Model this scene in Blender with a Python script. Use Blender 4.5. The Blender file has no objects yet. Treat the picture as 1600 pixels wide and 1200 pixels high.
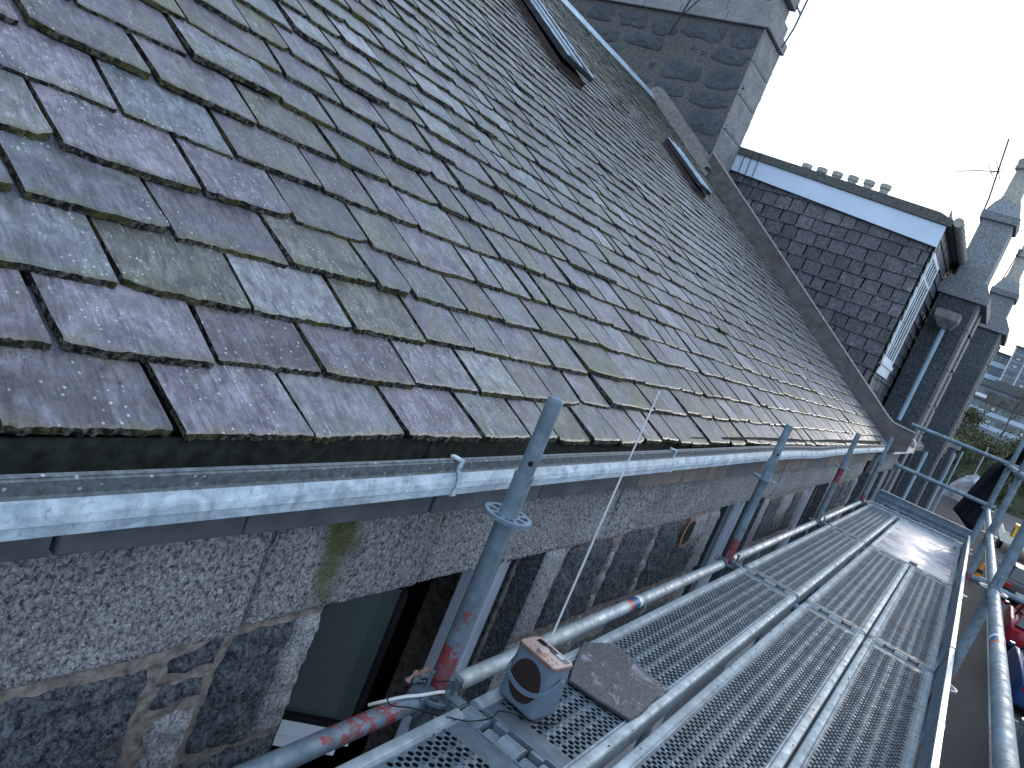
import bpy, math, random
from mathutils import Vector, Matrix, noise
R = math.radians
# ------------------------------------------------------------------ camera, sky, sun, exposure
scn = bpy.context.scene
col = scn.collection
cd = bpy.data.cameras.new('camera'); cam = bpy.data.objects.new('camera', cd); col.objects.link(cam)
cam.matrix_world = Matrix(((0.520848, -0.07023, -0.850755, -1.607805), (-0.768679, 0.394876, -0.503196, -0.736464),
                           (0.371282, 0.916046, 0.151686, 1.054964), (0, 0, 0, 1)))
cd.sensor_width = 36; cd.lens = 27.05; cd.clip_start = 0.02; cd.clip_end = 3000
scn.camera = cam
SUN_EL, SUN_AZ = R(9), R(-6)          # sun beyond the far end of the street, low, to the right
w = bpy.data.worlds.new('World'); scn.world = w; w.use_nodes = True
nt = w.node_tree; bg = nt.nodes['Background']
sky = nt.nodes.new('ShaderNodeTexSky'); sky.sky_type = 'NISHITA'; sky.sun_disc = False
sky.sun_elevation = SUN_EL; sky.sun_rotation = R(90) - SUN_AZ
sky.air_density = 1.2; sky.dust_density = 3.0; sky.ozone_density = 2.0
mixn = nt.nodes.new('ShaderNodeMix'); mixn.data_type = 'RGBA'; mixn.inputs['Factor'].default_value = 0.72
nt.links.new(sky.outputs['Color'], mixn.inputs['A']); mixn.inputs['B'].default_value = (8.9, 11.0, 14.0, 1)   # thin bright overcast
nt.links.new(mixn.outputs['Result'], bg.inputs['Color']); bg.inputs['Strength'].default_value = 0.15
sl = bpy.data.lights.new('sun', 'SUN'); sl.energy = 1.0; sl.angle = R(11); sl.color = (1.0, 0.93, 0.82)
so = bpy.data.objects.new('sun', sl); col.objects.link(so)
sd = Vector((math.cos(SUN_EL) * math.cos(SUN_AZ), math.cos(SUN_EL) * math.sin(SUN_AZ), math.sin(SUN_EL)))
so.rotation_euler = (-sd).to_track_quat('-Z', 'Y').to_euler()
scn.view_settings.view_transform = 'Standard'; scn.view_settings.look = 'None'
scn.view_settings.exposure = 0.14; scn.view_settings.gamma = 1

# ------------------------------------------------------------------ helpers
def link(o, parent=None):
    col.objects.link(o)
    if parent is not None: o.parent = parent
    return o
def tag(o, label=None, cat=None, group=None, kind=None):
    if label: o['label'] = label
    if cat: o['category'] = cat
    if group: o['group'] = group
    if kind: o['kind'] = kind
    return o
def empty(name, loc=(0, 0, 0), label=None, cat=None, group=None, parent=None):
    o = bpy.data.objects.new(name, None); o.empty_display_size = 0.1; link(o, parent); o.location = loc
    return tag(o, label, cat, group)
def kids(o): return [c for c in bpy.data.objects if c.parent == o]
def copy_tree(o, parent=None):
    c = o.copy(); link(c)
    c.parent = parent
    for ch in kids(o): copy_tree(ch, c)
    return c
class MB:
    def __init__(s): s.v = []; s.f = []; s.m = []; s.a = []; s.av = 0.0
    def add(s, vs, fs, m=0):
        b = len(s.v); s.v += [tuple(p) for p in vs]; s.f += [tuple(b + i for i in f) for f in fs]; s.m += [m] * len(fs)
        s.a += [s.av] * len(vs)
    def box(s, x0, x1, y0, y1, z0, z1, m=0, M=None):
        vs = [(x, y, z) for x in (x0, x1) for y in (y0, y1) for z in (z0, z1)]
        if M is not None: vs = [M @ Vector(p) for p in vs]
        s.add(vs, [(0, 1, 3, 2), (4, 6, 7, 5), (0, 4, 5, 1), (2, 3, 7, 6), (0, 2, 6, 4), (1, 5, 7, 3)], m)
    def prism(s, poly, axis, a, b, m=0, cap=True):
        # poly: list of 2D points in the other two axes (order x,y,z without axis)
        def P(q, t): l = list(q); l.insert(axis, t); return tuple(l)
        n = len(poly); vs = [P(q, a) for q in poly] + [P(q, b) for q in poly]
        fs = [(i, (i + 1) % n, n + (i + 1) % n, n + i) for i in range(n)]
        if cap: fs += [tuple(range(n))[::-1], tuple(range(n, 2 * n))]
        s.add(vs, fs, m)
    def tube(s, pts, r, n=12, m=0, cap=True, attr=None):
        pts = [Vector(p) for p in pts]; rs = r if isinstance(r, (list, tuple)) else [r] * len(pts)
        vs = []; up = None; av0 = s.av
        b0 = len(s.a)
        for i, p in enumerate(pts):
            d = (pts[min(i + 1, len(pts) - 1)] - pts[max(i - 1, 0)]).normalized()
            if up is None: up = Vector((0, 0, 1)) if abs(d.z) < .9 else Vector((1, 0, 0))
            u = d.cross(up).normalized(); v = u.cross(d).normalized(); up = v
            for k in range(n):
                t = 2 * math.pi * k / n; vs.append(p + rs[i] * (math.cos(t) * u + math.sin(t) * v))
        fs = [(i * n + k, (i + 1) * n + k, (i + 1) * n + (k + 1) % n, i * n + (k + 1) % n) for i in range(len(pts) - 1) for k in range(n)]
        if cap: fs += [tuple(range(n)), tuple(range((len(pts) - 1) * n, len(pts) * n))[::-1]]
        s.add(vs, fs, m)
        if attr:
            for i in range(len(pts)):
                for k in range(n): s.a[b0 + i * n + k] = attr[i]
    def lathe(s, prof, c, n=16, m=0, ax='z'):
        vs = []
        for (r, h) in prof:
            for k in range(n):
                t = 2 * math.pi * k / n; a, b = r * math.cos(t), r * math.sin(t)
                vs.append((c[0] + a, c[1] + b, c[2] + h) if ax == 'z' else ((c[0] + h, c[1] + a, c[2] + b) if ax == 'x' else (c[0] + a, c[1] + h, c[2] + b)))
        fs = [(i * n + k, i * n + (k + 1) % n, (i + 1) * n + (k + 1) % n, (i + 1) * n + k) for i in range(len(prof) - 1) for k in range(n)]
        fs += [tuple(range(n))[::-1], tuple(range((len(prof) - 1) * n, len(prof) * n))]
        s.add(vs, fs, m)
    def build(s, name, mats, parent=None, smooth=False, M=None, attr=False, bevel=0, label=None, cat=None, group=None, kind=None, ang=35, flip=True):
        me = bpy.data.meshes.new(name); me.from_pydata(s.v, [], s.f)
        if not isinstance(mats, (list, tuple)): mats = [mats]
        for mt in mats: me.materials.append(mt)
        me.polygons.foreach_set('material_index', s.m)
        if attr:
            at = me.attributes.new('tint', 'FLOAT', 'POINT'); at.data.foreach_set('value', s.a)
        me.update(); me.validate()
        if flip:
            import bmesh
            bm = bmesh.new(); bm.from_mesh(me); bmesh.ops.recalc_face_normals(bm, faces=bm.faces); bm.to_mesh(me); bm.free()
        if smooth:
            me.polygons.foreach_set('use_smooth', [True] * len(me.polygons))
            try: me.set_sharp_from_angle(angle=R(ang))
            except Exception: pass
        o = bpy.data.objects.new(name, me); link(o, parent)
        if M is not None: o.matrix_local = M
        if bevel:
            b = o.modifiers.new('bevel', 'BEVEL'); b.width = bevel; b.segments = 2; b.limit_method = 'ANGLE'; b.angle_limit = R(40)
        return tag(o, label, cat, group, kind)
def fnoise(x, y, z=0.0): return noise.noise(Vector((x, y, z)))

# ------------------------------------------------------------------ materials
class NT:
    def __init__(s, name):
        s.mat = bpy.data.materials.new(name); s.mat.use_nodes = True; s.t = s.mat.node_tree
        s.b = s.t.nodes['Principled BSDF']; s.co = s.n('ShaderNodeTexCoord').outputs['Object']
    def n(s, k, **kw):
        q = s.t.nodes.new(k)
        for a, b in kw.items(): setattr(q, a, b)
        return q
    def put(s, sock, v):
        if isinstance(v, bpy.types.NodeSocket): s.t.links.new(v, sock)
        else: sock.default_value = v if not (isinstance(v, tuple) and len(v) == 3 and len(sock.default_value) == 4) else (*v, 1)
    def map(s, scale, rot=(0, 0, 0), src=None):
        q = s.n('ShaderNodeMapping'); s.put(q.inputs['Vector'], src or s.co); q.inputs['Scale'].default_value = scale; q.inputs['Rotation'].default_value = rot
        return q.outputs[0]
    def noise(s, scale, detail=4, rough=.55, vec=None, dist=0):
        q = s.n('ShaderNodeTexNoise'); s.put(q.inputs['Vector'], vec or s.co); q.inputs['Scale'].default_value = scale
        q.inputs['Detail'].default_value = detail; q.inputs['Roughness'].default_value = rough; q.inputs['Distortion'].default_value = dist
        return q.outputs['Fac']
    def voro(s, scale, vec=None, feat='F1', out='Distance', rnd=1):
        q = s.n('ShaderNodeTexVoronoi', feature=feat); s.put(q.inputs['Vector'], vec or s.co); q.inputs['Scale'].default_value = scale; q.inputs['Randomness'].default_value = rnd
        return q.outputs[out]
    def ramp(s, f, a, b, lo=0.0, hi=1.0):
        q = s.n('ShaderNodeMapRange'); s.put(q.inputs['Value'], f); q.inputs['From Min'].default_value = a; q.inputs['From Max'].default_value = b
        q.inputs['To Min'].default_value = lo; q.inputs['To Max'].default_value = hi; return q.outputs[0]
    def mix(s, f, a, b, mode='MIX'):
        q = s.n('ShaderNodeMix', data_type='RGBA', blend_type=mode); s.put(q.inputs['Factor'], f); s.put(q.inputs['A'], a); s.put(q.inputs['B'], b)
        return q.outputs['Result']
    def math(s, op, a, b=0.0):
        q = s.n('ShaderNodeMath', operation=op); s.put(q.inputs[0], a); s.put(q.inputs[1], b); return q.outputs[0]
    def attr(s, name='tint'):
        q = s.n('ShaderNodeAttribute'); q.attribute_name = name; return q.outputs['Fac']
    def bump(s, h, strength, dist=.01, prev=None):
        q = s.n('ShaderNodeBump'); s.put(q.inputs['Height'], h); q.inputs['Strength'].default_value = strength; q.inputs['Distance'].default_value = dist
        if prev is not None: s.put(q.inputs['Normal'], prev)
        return q.outputs[0]
    def out(s, color=None, rough=None, metal=None, normal=None, spec=None, **kw):
        if color is not None: s.put(s.b.inputs['Base Color'], color)
        if rough is not None: s.put(s.b.inputs['Roughness'], rough)
        if metal is not None: s.put(s.b.inputs['Metallic'], metal)
        if normal is not None: s.put(s.b.inputs['Normal'], normal)
        if spec is not None: s.put(s.b.inputs['Specular IOR Level'], spec)
        for k, v in kw.items(): s.put(s.b.inputs[k.replace('_', ' ')], v)
        return s.mat
def plain(name, c, rough=.6, metal=0, sc=20, var=.25, bump=.1):
    m = NT(name); n = m.noise(sc, 5)
    cc = m.mix(m.ramp(n, .3, .7), tuple(x * (1 - var) for x in c), tuple(min(1, x * (1 + var)) for x in c))
    return m.out(cc, m.ramp(n, .3, .7, rough * .85, min(1, rough * 1.15)), metal, m.bump(n, bump, .004) if bump else None, .5 if rough < .45 else .2)

def galv(name, base=(.26, .33, .40), metal=.55, rough=.42, paint=False, dirt=.5):
    m = NT(name)
    sp = m.voro(55, out='Color'); sep = m.n('ShaderNodeSeparateColor'); m.put(sep.inputs[0], sp); spf = sep.outputs[0]
    n1 = m.noise(7, 6, .6); n2 = m.noise(60, 5, .7); n3 = m.noise(2.2, 3)
    c = m.mix(m.ramp(spf, 0, 1, 0, .30), base, tuple(min(1, x * 1.75) for x in base))
    c = m.mix(m.ramp(n1, .42, .7, 0, .75), c, tuple(min(1, x * 1.9) for x in base))
    c = m.mix(m.ramp(n2, .62, .72, 0, dirt), c, (.07, .075, .075))
    c = m.mix(m.ramp(n3, .5, .75, 0, .35), c, (.17, .18, .17))
    met = m.ramp(n2, .6, .72, metal, metal * .3)
    if paint:
        n4 = m.noise(34, 6, .75); n5 = m.noise(9, 3)
        n6 = m.noise(60, 5, .7, m.map((.35, 1, .35))); k = m.math('ADD', m.attr(), m.ramp(n4, .35, .65, -.42, .42)); k = m.ramp(m.math('ADD', k, m.ramp(n6, .3, .7, -.35, .35)), .47, .54); k = m.math('MULTIPLY', k, m.ramp(m.attr(), .08, .2))
        c = m.mix(k, c, m.mix(n2, (.13, .008, .012), (.33, .035, .040)))
        met = m.math('MULTIPLY', met, m.ramp(k, 0, 1, 1, .0))
    n7 = m.noise(22, 5, .65); c = m.mix(m.ramp(n7, .38, .66, 0, .55), c, tuple(x * .55 for x in base))
    nb = m.bump(n2, .3, .002, m.bump(n7, .45, .005))
    return m.out(c, m.ramp(n7, .3, .7, rough * .75, rough * 1.5), met, nb)

def slate_mat(name, dark=1.0, moss=1.0):
    m = NT(name); t = m.attr()
    sep = m.n('ShaderNodeTexWhiteNoise', noise_dimensions='1D'); m.put(sep.inputs['W'], m.math('MULTIPLY', t, 917.3))
    rc = m.n('ShaderNodeSeparateColor'); m.put(rc.inputs[0], sep.outputs['Color'])
    a, b, c3 = rc.outputs
    off = m.n('ShaderNodeVectorMath', operation='ADD'); m.put(off.inputs[0], m.co)
    cmb = m.n('ShaderNodeCombineXYZ'); m.put(cmb.inputs[0], m.math('MULTIPLY', a, 3.1)); m.put(cmb.inputs[1], m.math('MULTIPLY', b, 2.7)); m.put(cmb.inputs[2], m.math('MULTIPLY', c3, 3.3))
    m.put(off.inputs[1], cmb.outputs[0]); P = off.outputs[0]
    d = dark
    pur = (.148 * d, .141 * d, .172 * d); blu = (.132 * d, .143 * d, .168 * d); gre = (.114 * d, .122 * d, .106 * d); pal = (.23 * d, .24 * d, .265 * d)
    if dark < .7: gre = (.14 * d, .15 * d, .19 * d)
    q = m.mix(m.ramp(a, .36, .44), pur, blu); q = m.mix(m.ramp(a, .76, .80), q, gre); q = m.mix(m.ramp(b, .84, .88, 0, .8), q, pal)
    n1 = m.noise(9, 6, .62, P); n2 = m.noise(75, 6, .7, P)
    st = m.noise(24, 6, .65, m.map((3.0, .55, .55), (0, 0, .25), P), 1.2)          # streaks of the cleaved face
    val = m.math('MULTIPLY', m.ramp(st, .32, .68, .50, 1.50), m.ramp(n2, .3, .7, .70, 1.30))
    val = m.math('MULTIPLY', val, m.ramp(n1, .32, .68, .62, 1.24))
    val = m.math('MULTIPLY', val, m.ramp(c3, 0, 1, .66, 1.28))
    vm = m.n('ShaderNodeVectorMath', operation='SCALE'); m.put(vm.inputs[0], q); m.put(vm.inputs['Scale'], val); q = vm.outputs[0]
    bl = m.noise(17, 6, .68, P, .6); sv = m.n('ShaderNodeVectorMath', operation='SCALE'); m.put(sv.inputs[0], q); m.put(sv.inputs['Scale'], m.ramp(bl, .36, .62, .52, 1.26)); q = sv.outputs[0]
    cn = m.math('FRACT', m.math('MULTIPLY', m.noise(4.5, 4, .6, m.map((2.2, .8, .8), (0, 0, .3), P), 1.0), 5.0)); cl = m.ramp(m.math('ABSOLUTE', m.math('SUBTRACT', cn, .5)), .0, .05, 1, 0)
    q = m.mix(m.math('MULTIPLY', m.math('MULTIPLY', cl, m.ramp(n1, .46, .56)), .75), q, (.012, .014, .018))
    if moss:
        big = m.noise(1.7, 4, .6); k = m.ramp(m.math('ADD', m.math('MULTIPLY', n1, .6), m.math('MULTIPLY', big, .55)), .66, .86, 0, .34 * moss)
        q = m.mix(k, q, m.mix(n2, (.060, .066, .040), (.125, .130, .080)))
        e = m.attr('edge'); k2 = m.ramp(m.math('ADD', e, m.ramp(n1, .3, .7, -.5, .5)), .72, 1.05, 0, .50 * moss)
        q = m.mix(k2, q, m.mix(n2, (.05, .058, .018), (.15, .155, .055)))
    lich = m.voro(62, P); spot = m.math('MULTIPLY', m.ramp(lich, .20, .12), m.ramp(m.noise(6, 3, .6, P), .42, .56))
    q = m.mix(m.math('MULTIPLY', spot, .75), q, (.50, .55, .56))
    scr = m.noise(13, 5, .75, m.map((5, .8, .8), (0, 0, -.5), P), 2.2)
    q = m.mix(m.math('MULTIPLY', m.ramp(scr, .60, .68, 0, .8), m.ramp(b, .2, .6)), q, (.40, .46, .52))
    h = m.math('ADD', m.math('MULTIPLY', st, .8), m.math('MULTIPLY', n2, .35)); lay = m.n('ShaderNodeMath', operation='SNAP'); m.put(lay.inputs[0], m.noise(5, 3, .5, P)); lay.inputs[1].default_value = .09
    nb = m.bump(h, .85, .006, m.bump(lay.outputs[0], .9, .03))
    return m.out(q, m.ramp(n1, .3, .7, .34, .60), 0, nb, .45)

def granite(name, light=(.36, .37, .38), darkc=(.05, .055, .06), pit=1.0, sc=1.0, moss=False):
    m = NT(name)
    n0 = m.noise(3.2 * sc, 4); n1 = m.noise(105 * sc, 4, .62, m.map((1, 1, .75), (0, .5, 0)), .5); n2 = m.noise(210 * sc, 3, .6); v = m.voro(120 * sc)
    k = m.ramp(m.math('ADD', m.math('MULTIPLY', n1, .75), m.math('MULTIPLY', n2, .25)), .37, .60)
    c = m.mix(k, darkc, light)
    c = m.mix(m.ramp(n0, .35, .68, 0, .55), c, m.mix(k, tuple(x * .6 for x in darkc), tuple(x * .55 for x in light)))
    c = m.mix(m.math('MULTIPLY', m.ramp(v, .25, .12), .5), c, tuple(min(1, x * 1.5) for x in light))
    if moss:
        g = m.attr(); kk = m.ramp(m.math('ADD', m.math('ADD', g, m.ramp(m.noise(16, 4), .3, .7, -.35, .35)), m.ramp(n1, .3, .7, -.35, .35)), .40, 1.25, 0, .9)
        c = m.mix(kk, c, m.mix(n2, (.045, .055, .012), (.12, .13, .03)))
    h = m.math('ADD', n1, m.math('MULTIPLY', n2, .25))
    nb = m.bump(h, min(1, .95 * pit), .012 * pit / sc ** .5, m.bump(m.noise(14 * sc, 4), .5, .02))
    return m.out(c, .85, 0, nb, .12)

def leafmat(name, a, b):
    m = NT(name); n = m.noise(3, 3); r = m.n('ShaderNodeObjectInfo').outputs['Random']
    return m.out(m.mix(m.ramp(n, .35, .65), a, b), .8)

M = {}
M['slate'] = slate_mat('roof slate'); M['slate_cheek'] = slate_mat('dark hung slate', .52, .12); M['slate_loose'] = slate_mat('loose slate', .62, .25)  # cheek slates use the roof recipe in a darker tone
def mossy_edge():
    m = NT('mossy slate edge'); n = m.noise(70, 5, .7); n1 = m.noise(11, 3)
    c = m.mix(m.ramp(n, .46, .62), (.008, .009, .008), (.115, .112, .10)); c = m.mix(m.ramp(n1, .48, .62, 0, .8), c, m.mix(n, (.018, .022, .007), (.10, .10, .038)))
    return m.out(c, .9, 0, m.bump(n, .9, .008), .1)
M['slate_edge'] = mossy_edge()
def greyslate():
    m = NT('weathered loose slate'); n1 = m.noise(11, 6, .7, None, .8); n2 = m.noise(90, 5, .7); n3 = m.noise(26, 6, .7, m.map((1, 3, 1), (0, 0, .6)), 1)
    c = m.mix(m.ramp(n3, .3, .7), (.022, .026, .032), (.070, .076, .088)); c = m.mix(m.ramp(n1, .57, .63, 0, .8), c, (.24, .27, .33)); c = m.mix(m.ramp(n2, .62, .70, 0, .5), c, (.02, .02, .02))
    return m.out(c, .6, 0, m.bump(n3, .8, .005, m.bump(n1, .6, .008)))
M['slate_grey'] = greyslate()
M['under'] = plain('dark roofing felt', (.012, .013, .014), .95)
M['galv'] = galv('galvanised tube', (.12, .165, .205), .3, .5); M['galv_paint'] = galv('galvanised tube with red paint', (.12, .165, .205), .3, .5, paint=True)
M['galv_light'] = galv('dull aluminium tube', (.30, .34, .36), .2, .5, True, .8)
M['deck'] = galv('wet perforated steel', (.070, .094, .118), .15, .46, False, .5); M['deck_rail'] = galv('plank side rail', (.27, .31, .335), .2, .50, False, .65)
M['claw'] = galv('claw steel', (.13, .17, .205), .3, .45, False, .6); M['cast'] = galv('cast coupler steel', (.10, .13, .16), .4, .5, False, .6)
M['toe'] = galv('toe board steel', (.10, .135, .175), .3, .45, False, .35); M['toe_lip'] = galv('toe board lip painted light', (.75, .76, .72), .35, .35, False, .2)  # lip colour holds the light caught along the board's top edge
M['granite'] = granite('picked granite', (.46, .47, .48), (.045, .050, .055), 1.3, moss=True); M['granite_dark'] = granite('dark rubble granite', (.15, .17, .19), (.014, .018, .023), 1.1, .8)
M['granite_dress'] = granite('dressed granite', (.40, .41, .42), (.07, .075, .08), .6, 1.3); M['granite_far'] = granite('weathered granite far', (.30, .32, .34), (.12, .135, .15), .8, .35)
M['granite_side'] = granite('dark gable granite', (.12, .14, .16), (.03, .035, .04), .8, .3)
M['granite_pale'] = granite('pale dressed granite far', (.24, .25, .26), (.09, .10, .11), .5, .5)
M['mortar'] = plain('lime mortar', (.185, .165, .148), .95, 0, 38, .6, 1.0); M['mortar_dark'] = plain('dark chimney mortar', (.105, .102, .102), .95, 0, 30, .4, .5)  # second mortar is the darker grey one of the chimney core
M['cement'] = plain('cement fillet', (.16, .16, .15), .95, 0, 14, .3, .4); M['lead'] = plain('lead sheet', (.20, .20, .205), .55, .1, 6, .35, .2)
M['ridge'] = plain('zinc ridge', (.42, .52, .62), .45, .3, 9, .3, .1); M['skew'] = plain('brown skew board', (.105, .098, .098), .8, 0, 9, .35, .25); M['skew_edge'] = plain('skew board pale edge', (.32, .31, .29), .8, 0, 20, .3, .2)
def gutmat():
    m = NT('aluminium gutter'); n1 = m.noise(14, 6, .65, m.map((1, 1, 1.6)), .8); n2 = m.noise(80, 5, .7); n3 = m.voro(26)
    c = m.mix(m.ramp(n1, .35, .65), (.22, .29, .36), (.50, .59, .66)); c = m.mix(m.ramp(n2, .56, .72, 0, .7), c, (.12, .145, .155)); c = m.mix(m.ramp(m.noise(3, 5, .7, m.map((6, 1, 1))), .52, .66, 0, .45), c, (.15, .17, .17))
    return m.out(c, .65, .05, m.bump(n1, .3, .005))
M['gutter'] = gutmat()
def gutmat2():
    m = NT('dirty gutter lip'); n2 = m.noise(60, 5, .7); c = m.mix(m.ramp(n2, .35, .62), (.045, .055, .063), (.12, .14, .155)); c = m.mix(m.ramp(m.voro(45), .16, .08, 0, .8), c, (.42, .46, .5))
    return m.out(c, .7, 0, m.bump(n2, .3, .003))
M['gutter_lip'] = gutmat2(); M['gutter_in'] = plain('gutter inside', (.02, .026, .022), .9, 0, 30, .8, .3)
M['flag'] = plain('dark stone band', (.085, .092, .105), .75, 0, 7, .4, .4); M['flag_warm'] = plain('brown stone band', (.15, .135, .12), .8, 0, 12, .4, .4)
M['pvc'] = plain('window frame', (.50, .56, .66), .4, 0, 5, .08, 0); M['pvc_white'] = plain('white painted frame', (.72, .78, .84), .4, 0, 5, .08, 0)
M['fascia'] = plain('pale blue fascia', (.58, .68, .82), .5, 0, 2.5, .06, .05); M['felt'] = plain('mineral felt', (.10, .105, .10), .95, 0, 20, .4, .5)
M['iron'] = plain('painted iron', (.03, .033, .038), .6, 0, 12, .4, .1); M['ironbrown'] = plain('rusty iron', (.050, .036, .034), .8, 0, 12, .4, .3)
def glass(name, c, r=.04):
    m = NT(name); return m.out(c, r, 0, m.bump(m.noise(1.2, 2), .03, .02), .8)
M['glass'] = glass('dark window glass', (.012, .024, .028)); M['glass2'] = glass('greenish glass', (.07, .10, .10), .05); M['carglass'] = glass('car glass', (.02, .03, .04))
M['glass2'].node_tree.nodes['Principled BSDF'].inputs['Alpha'].default_value = .8
M['room'] = plain('dim room', (.035, .045, .048), .9, 0, 3, .3, 0); M['shade'] = plain('pale lamp shade', (.30, .38, .40), .8, 0, 6, .1, 0)
M['rubber'] = plain('black rubber', (.008, .008, .009), .6, 0, 20, .2, 0)
M['pipe'] = plain('pale grey downpipe', (.30, .40, .50), .45, 0, 4, .1, .05); M['clay'] = plain('clay chimney can', (.34, .33, .29), .85, 0, 14, .25, .3); M['clay_y'] = plain('buff chimney can', (.40, .40, .36), .85, 0, 14, .25, .3)
def plymat():
    m = NT('wet worn plywood'); n = m.noise(5, 6, .65, m.map((8, 1.0, 1))); n2 = m.noise(26, 5, .7, m.map((3.5, 1, 1))); n3 = m.noise(3.2, 4)
    c = m.mix(m.ramp(n, .35, .68), (.26, .26, .29), (.50, .51, .56)); c = m.mix(m.ramp(n2, .6, .72, 0, .6), c, (.11, .11, .12))
    return m.out(c, m.ramp(n3, .42, .56, .50, .22), 0, m.bump(n2, .25, .003, m.bump(n, .2, .006)), .6)
M['ply'] = plymat()
M['cloth'] = plain('black tarpaulin', (.006, .008, .012), .75, 0, 8, .3, .2)
M['radio'] = plain('blue grey leatherette', (.120, .165, .215), .55, 0, 60, .06, .12); M['radio2'] = plain('blue grey strap', (.135, .185, .24), .5, 0, 60, .06, .1)
M['gold'] = plain('rose gold panel', (.50, .36, .31), .32, .55, 30, .05, 0); M['gold_dark'] = plain('rose gold rim', (.26, .17, .145), .4, .5, 30, .05, 0)
M['grille'] = plain('brown speaker cloth', (.030, .022, .020), .9, 0, 200, .4, .4); M['screen'] = glass('radio display', (.006, .007, .012), .08); M['lcd'] = plain('pale lcd window', (.38, .46, .56), .3, 0, 5, .05, 0)
M['chrome'] = plain('chromed rod', (.74, .77, .78), .35, .3, 20, .05, 0); M['white'] = plain('white cable sheath', (.55, .57, .55), .5, 0, 20, .08, 0); M['twine'] = plain('brown rag', (.28, .18, .16), .9, 0, 40, .3, .3)
M['tape_red'] = plain('orange red sticker band', (.55, .09, .05), .5, 0, 30, .1, 0); M['tape_blue'] = plain('blue sticker band', (.03, .09, .20), .45, 0, 30, .1, 0); M['tape_white'] = plain('white sticker band', (.6, .64, .68), .45, 0, 30, .1, 0)
M['water'] = plain('standing water', (.03, .045, .06), .12, 0, 8, .3, .1)
def asphalt(name, c, patch=.3):
    m = NT(name); n = m.noise(45, 5, .7); n1 = m.noise(.35, 4); n2 = m.noise(2.2, 5)
    q = m.mix(m.ramp(n, .3, .7), tuple(x * .7 for x in c), tuple(x * 1.4 for x in c)); q = m.mix(m.ramp(n1, .4, .65, 0, patch), q, tuple(x * .6 for x in c)); q = m.mix(m.ramp(n2, .55, .7, 0, .35), q, tuple(x * 1.5 for x in c))
    return m.out(q, .9, 0, m.bump(n, .5, .01), .12)
M['road'] = asphalt('road asphalt', (.075, .078, .082)); M['pave'] = asphalt('pavement asphalt', (.032, .031, .033)); M['hole'] = plain('hole flange painted shade', (.008, .012, .017), .8, .1, 60, .4, .1)  # near-black flange colour paints the shade inside the deck holes
M['slab'] = plain('concrete kerb', (.20, .20, .19), .9, 0, 9, .35, .3)
M['ground'] = plain('ground', (.06, .065, .05), .95, 0, .5, .4, .3); M['grass'] = plain('grass bank', (.028, .034, .016), .95, 0, 2.5, .6, .6)
M['far_slate'] = plain('far slate roof', (.075, .08, .095), .8, 0, 6, .35, .3)
M['line'] = plain('road paint', (.5, .5, .48), .8, 0, 6, .2, .1)

# ------------------------------------------------------------------ main dimensions (metres; x along the street, y into the building, z up, deck at z = 0)
TH = R(34.2); CT, ST = math.cos(TH), math.sin(TH)
EY, EZ = .30, .575; XV = 10.38; XL = -2.4; SR = 6.85        # eave line, verge, left end, slope length
GZ = -4.3; WY = .35
def RP(x, s, h=0.0): return (x, EY + s * CT - h * ST, EZ + s * ST + h * CT)

# ------------------------------------------------------------------ ground, road, pavement
def sheet(name, x0, x1, y0, y1, z, m, nx=1, ny=1):
    b = MB(); vs = [(x0 + (x1 - x0) * i / nx, y0 + (y1 - y0) * j / ny, z) for i in range(nx + 1) for j in range(ny + 1)]
    fs = [(i * (ny + 1) + j, (i + 1) * (ny + 1) + j, (i + 1) * (ny + 1) + j + 1, i * (ny + 1) + j + 1) for i in range(nx) for j in range(ny)]
    b.add(vs, fs); return b.build(name, m, kind='structure')
sheet('ground', -600, 2500, -1500, 1500, GZ - .16, M['ground'])
sheet('road', -60, 130, -12.5, -3.3, GZ - .12, M['road'])
b = MB(); b.box(-60, 130, -3.15, .9, GZ - .3, GZ, 0); b.build('pavement', M['pave'], kind='structure')
b = MB()
for i in range(95): b.box(-30 + i * 1.2, -30 + i * 1.2 + 1.19, -3.3, -3.152, GZ - .3, GZ + .005)
b.build('kerb', M['slab'], kind='structure', bevel=.012)
sheet('side_road', 66, 74, -60, 60, GZ - .116, M['road'])
b = MB()
for i in range(9): b.box(8 + 6 * i, 8.08 + 6 * i, -5.4, -3.35, GZ - .118, GZ - .114)
b.build('road_markings', M['line'], kind='structure')

# ------------------------------------------------------------------ our building
tenement = empty('tenement_building', (0, 0, GZ), 'granite tenement with the big slated roof and eaves gutter, beside the scaffold planks', 'building')
TM = Matrix.Translation((0, 0, -GZ))           # children are modelled in world coordinates
def part(mb, name, mats, parent=None, **kw):
    p = parent or tenement
    o = mb.build(name, mats, p, **kw)
    if p.type == 'EMPTY': o.matrix_parent_inverse = Matrix.Translation(-Vector(p.location))
    return o

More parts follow.
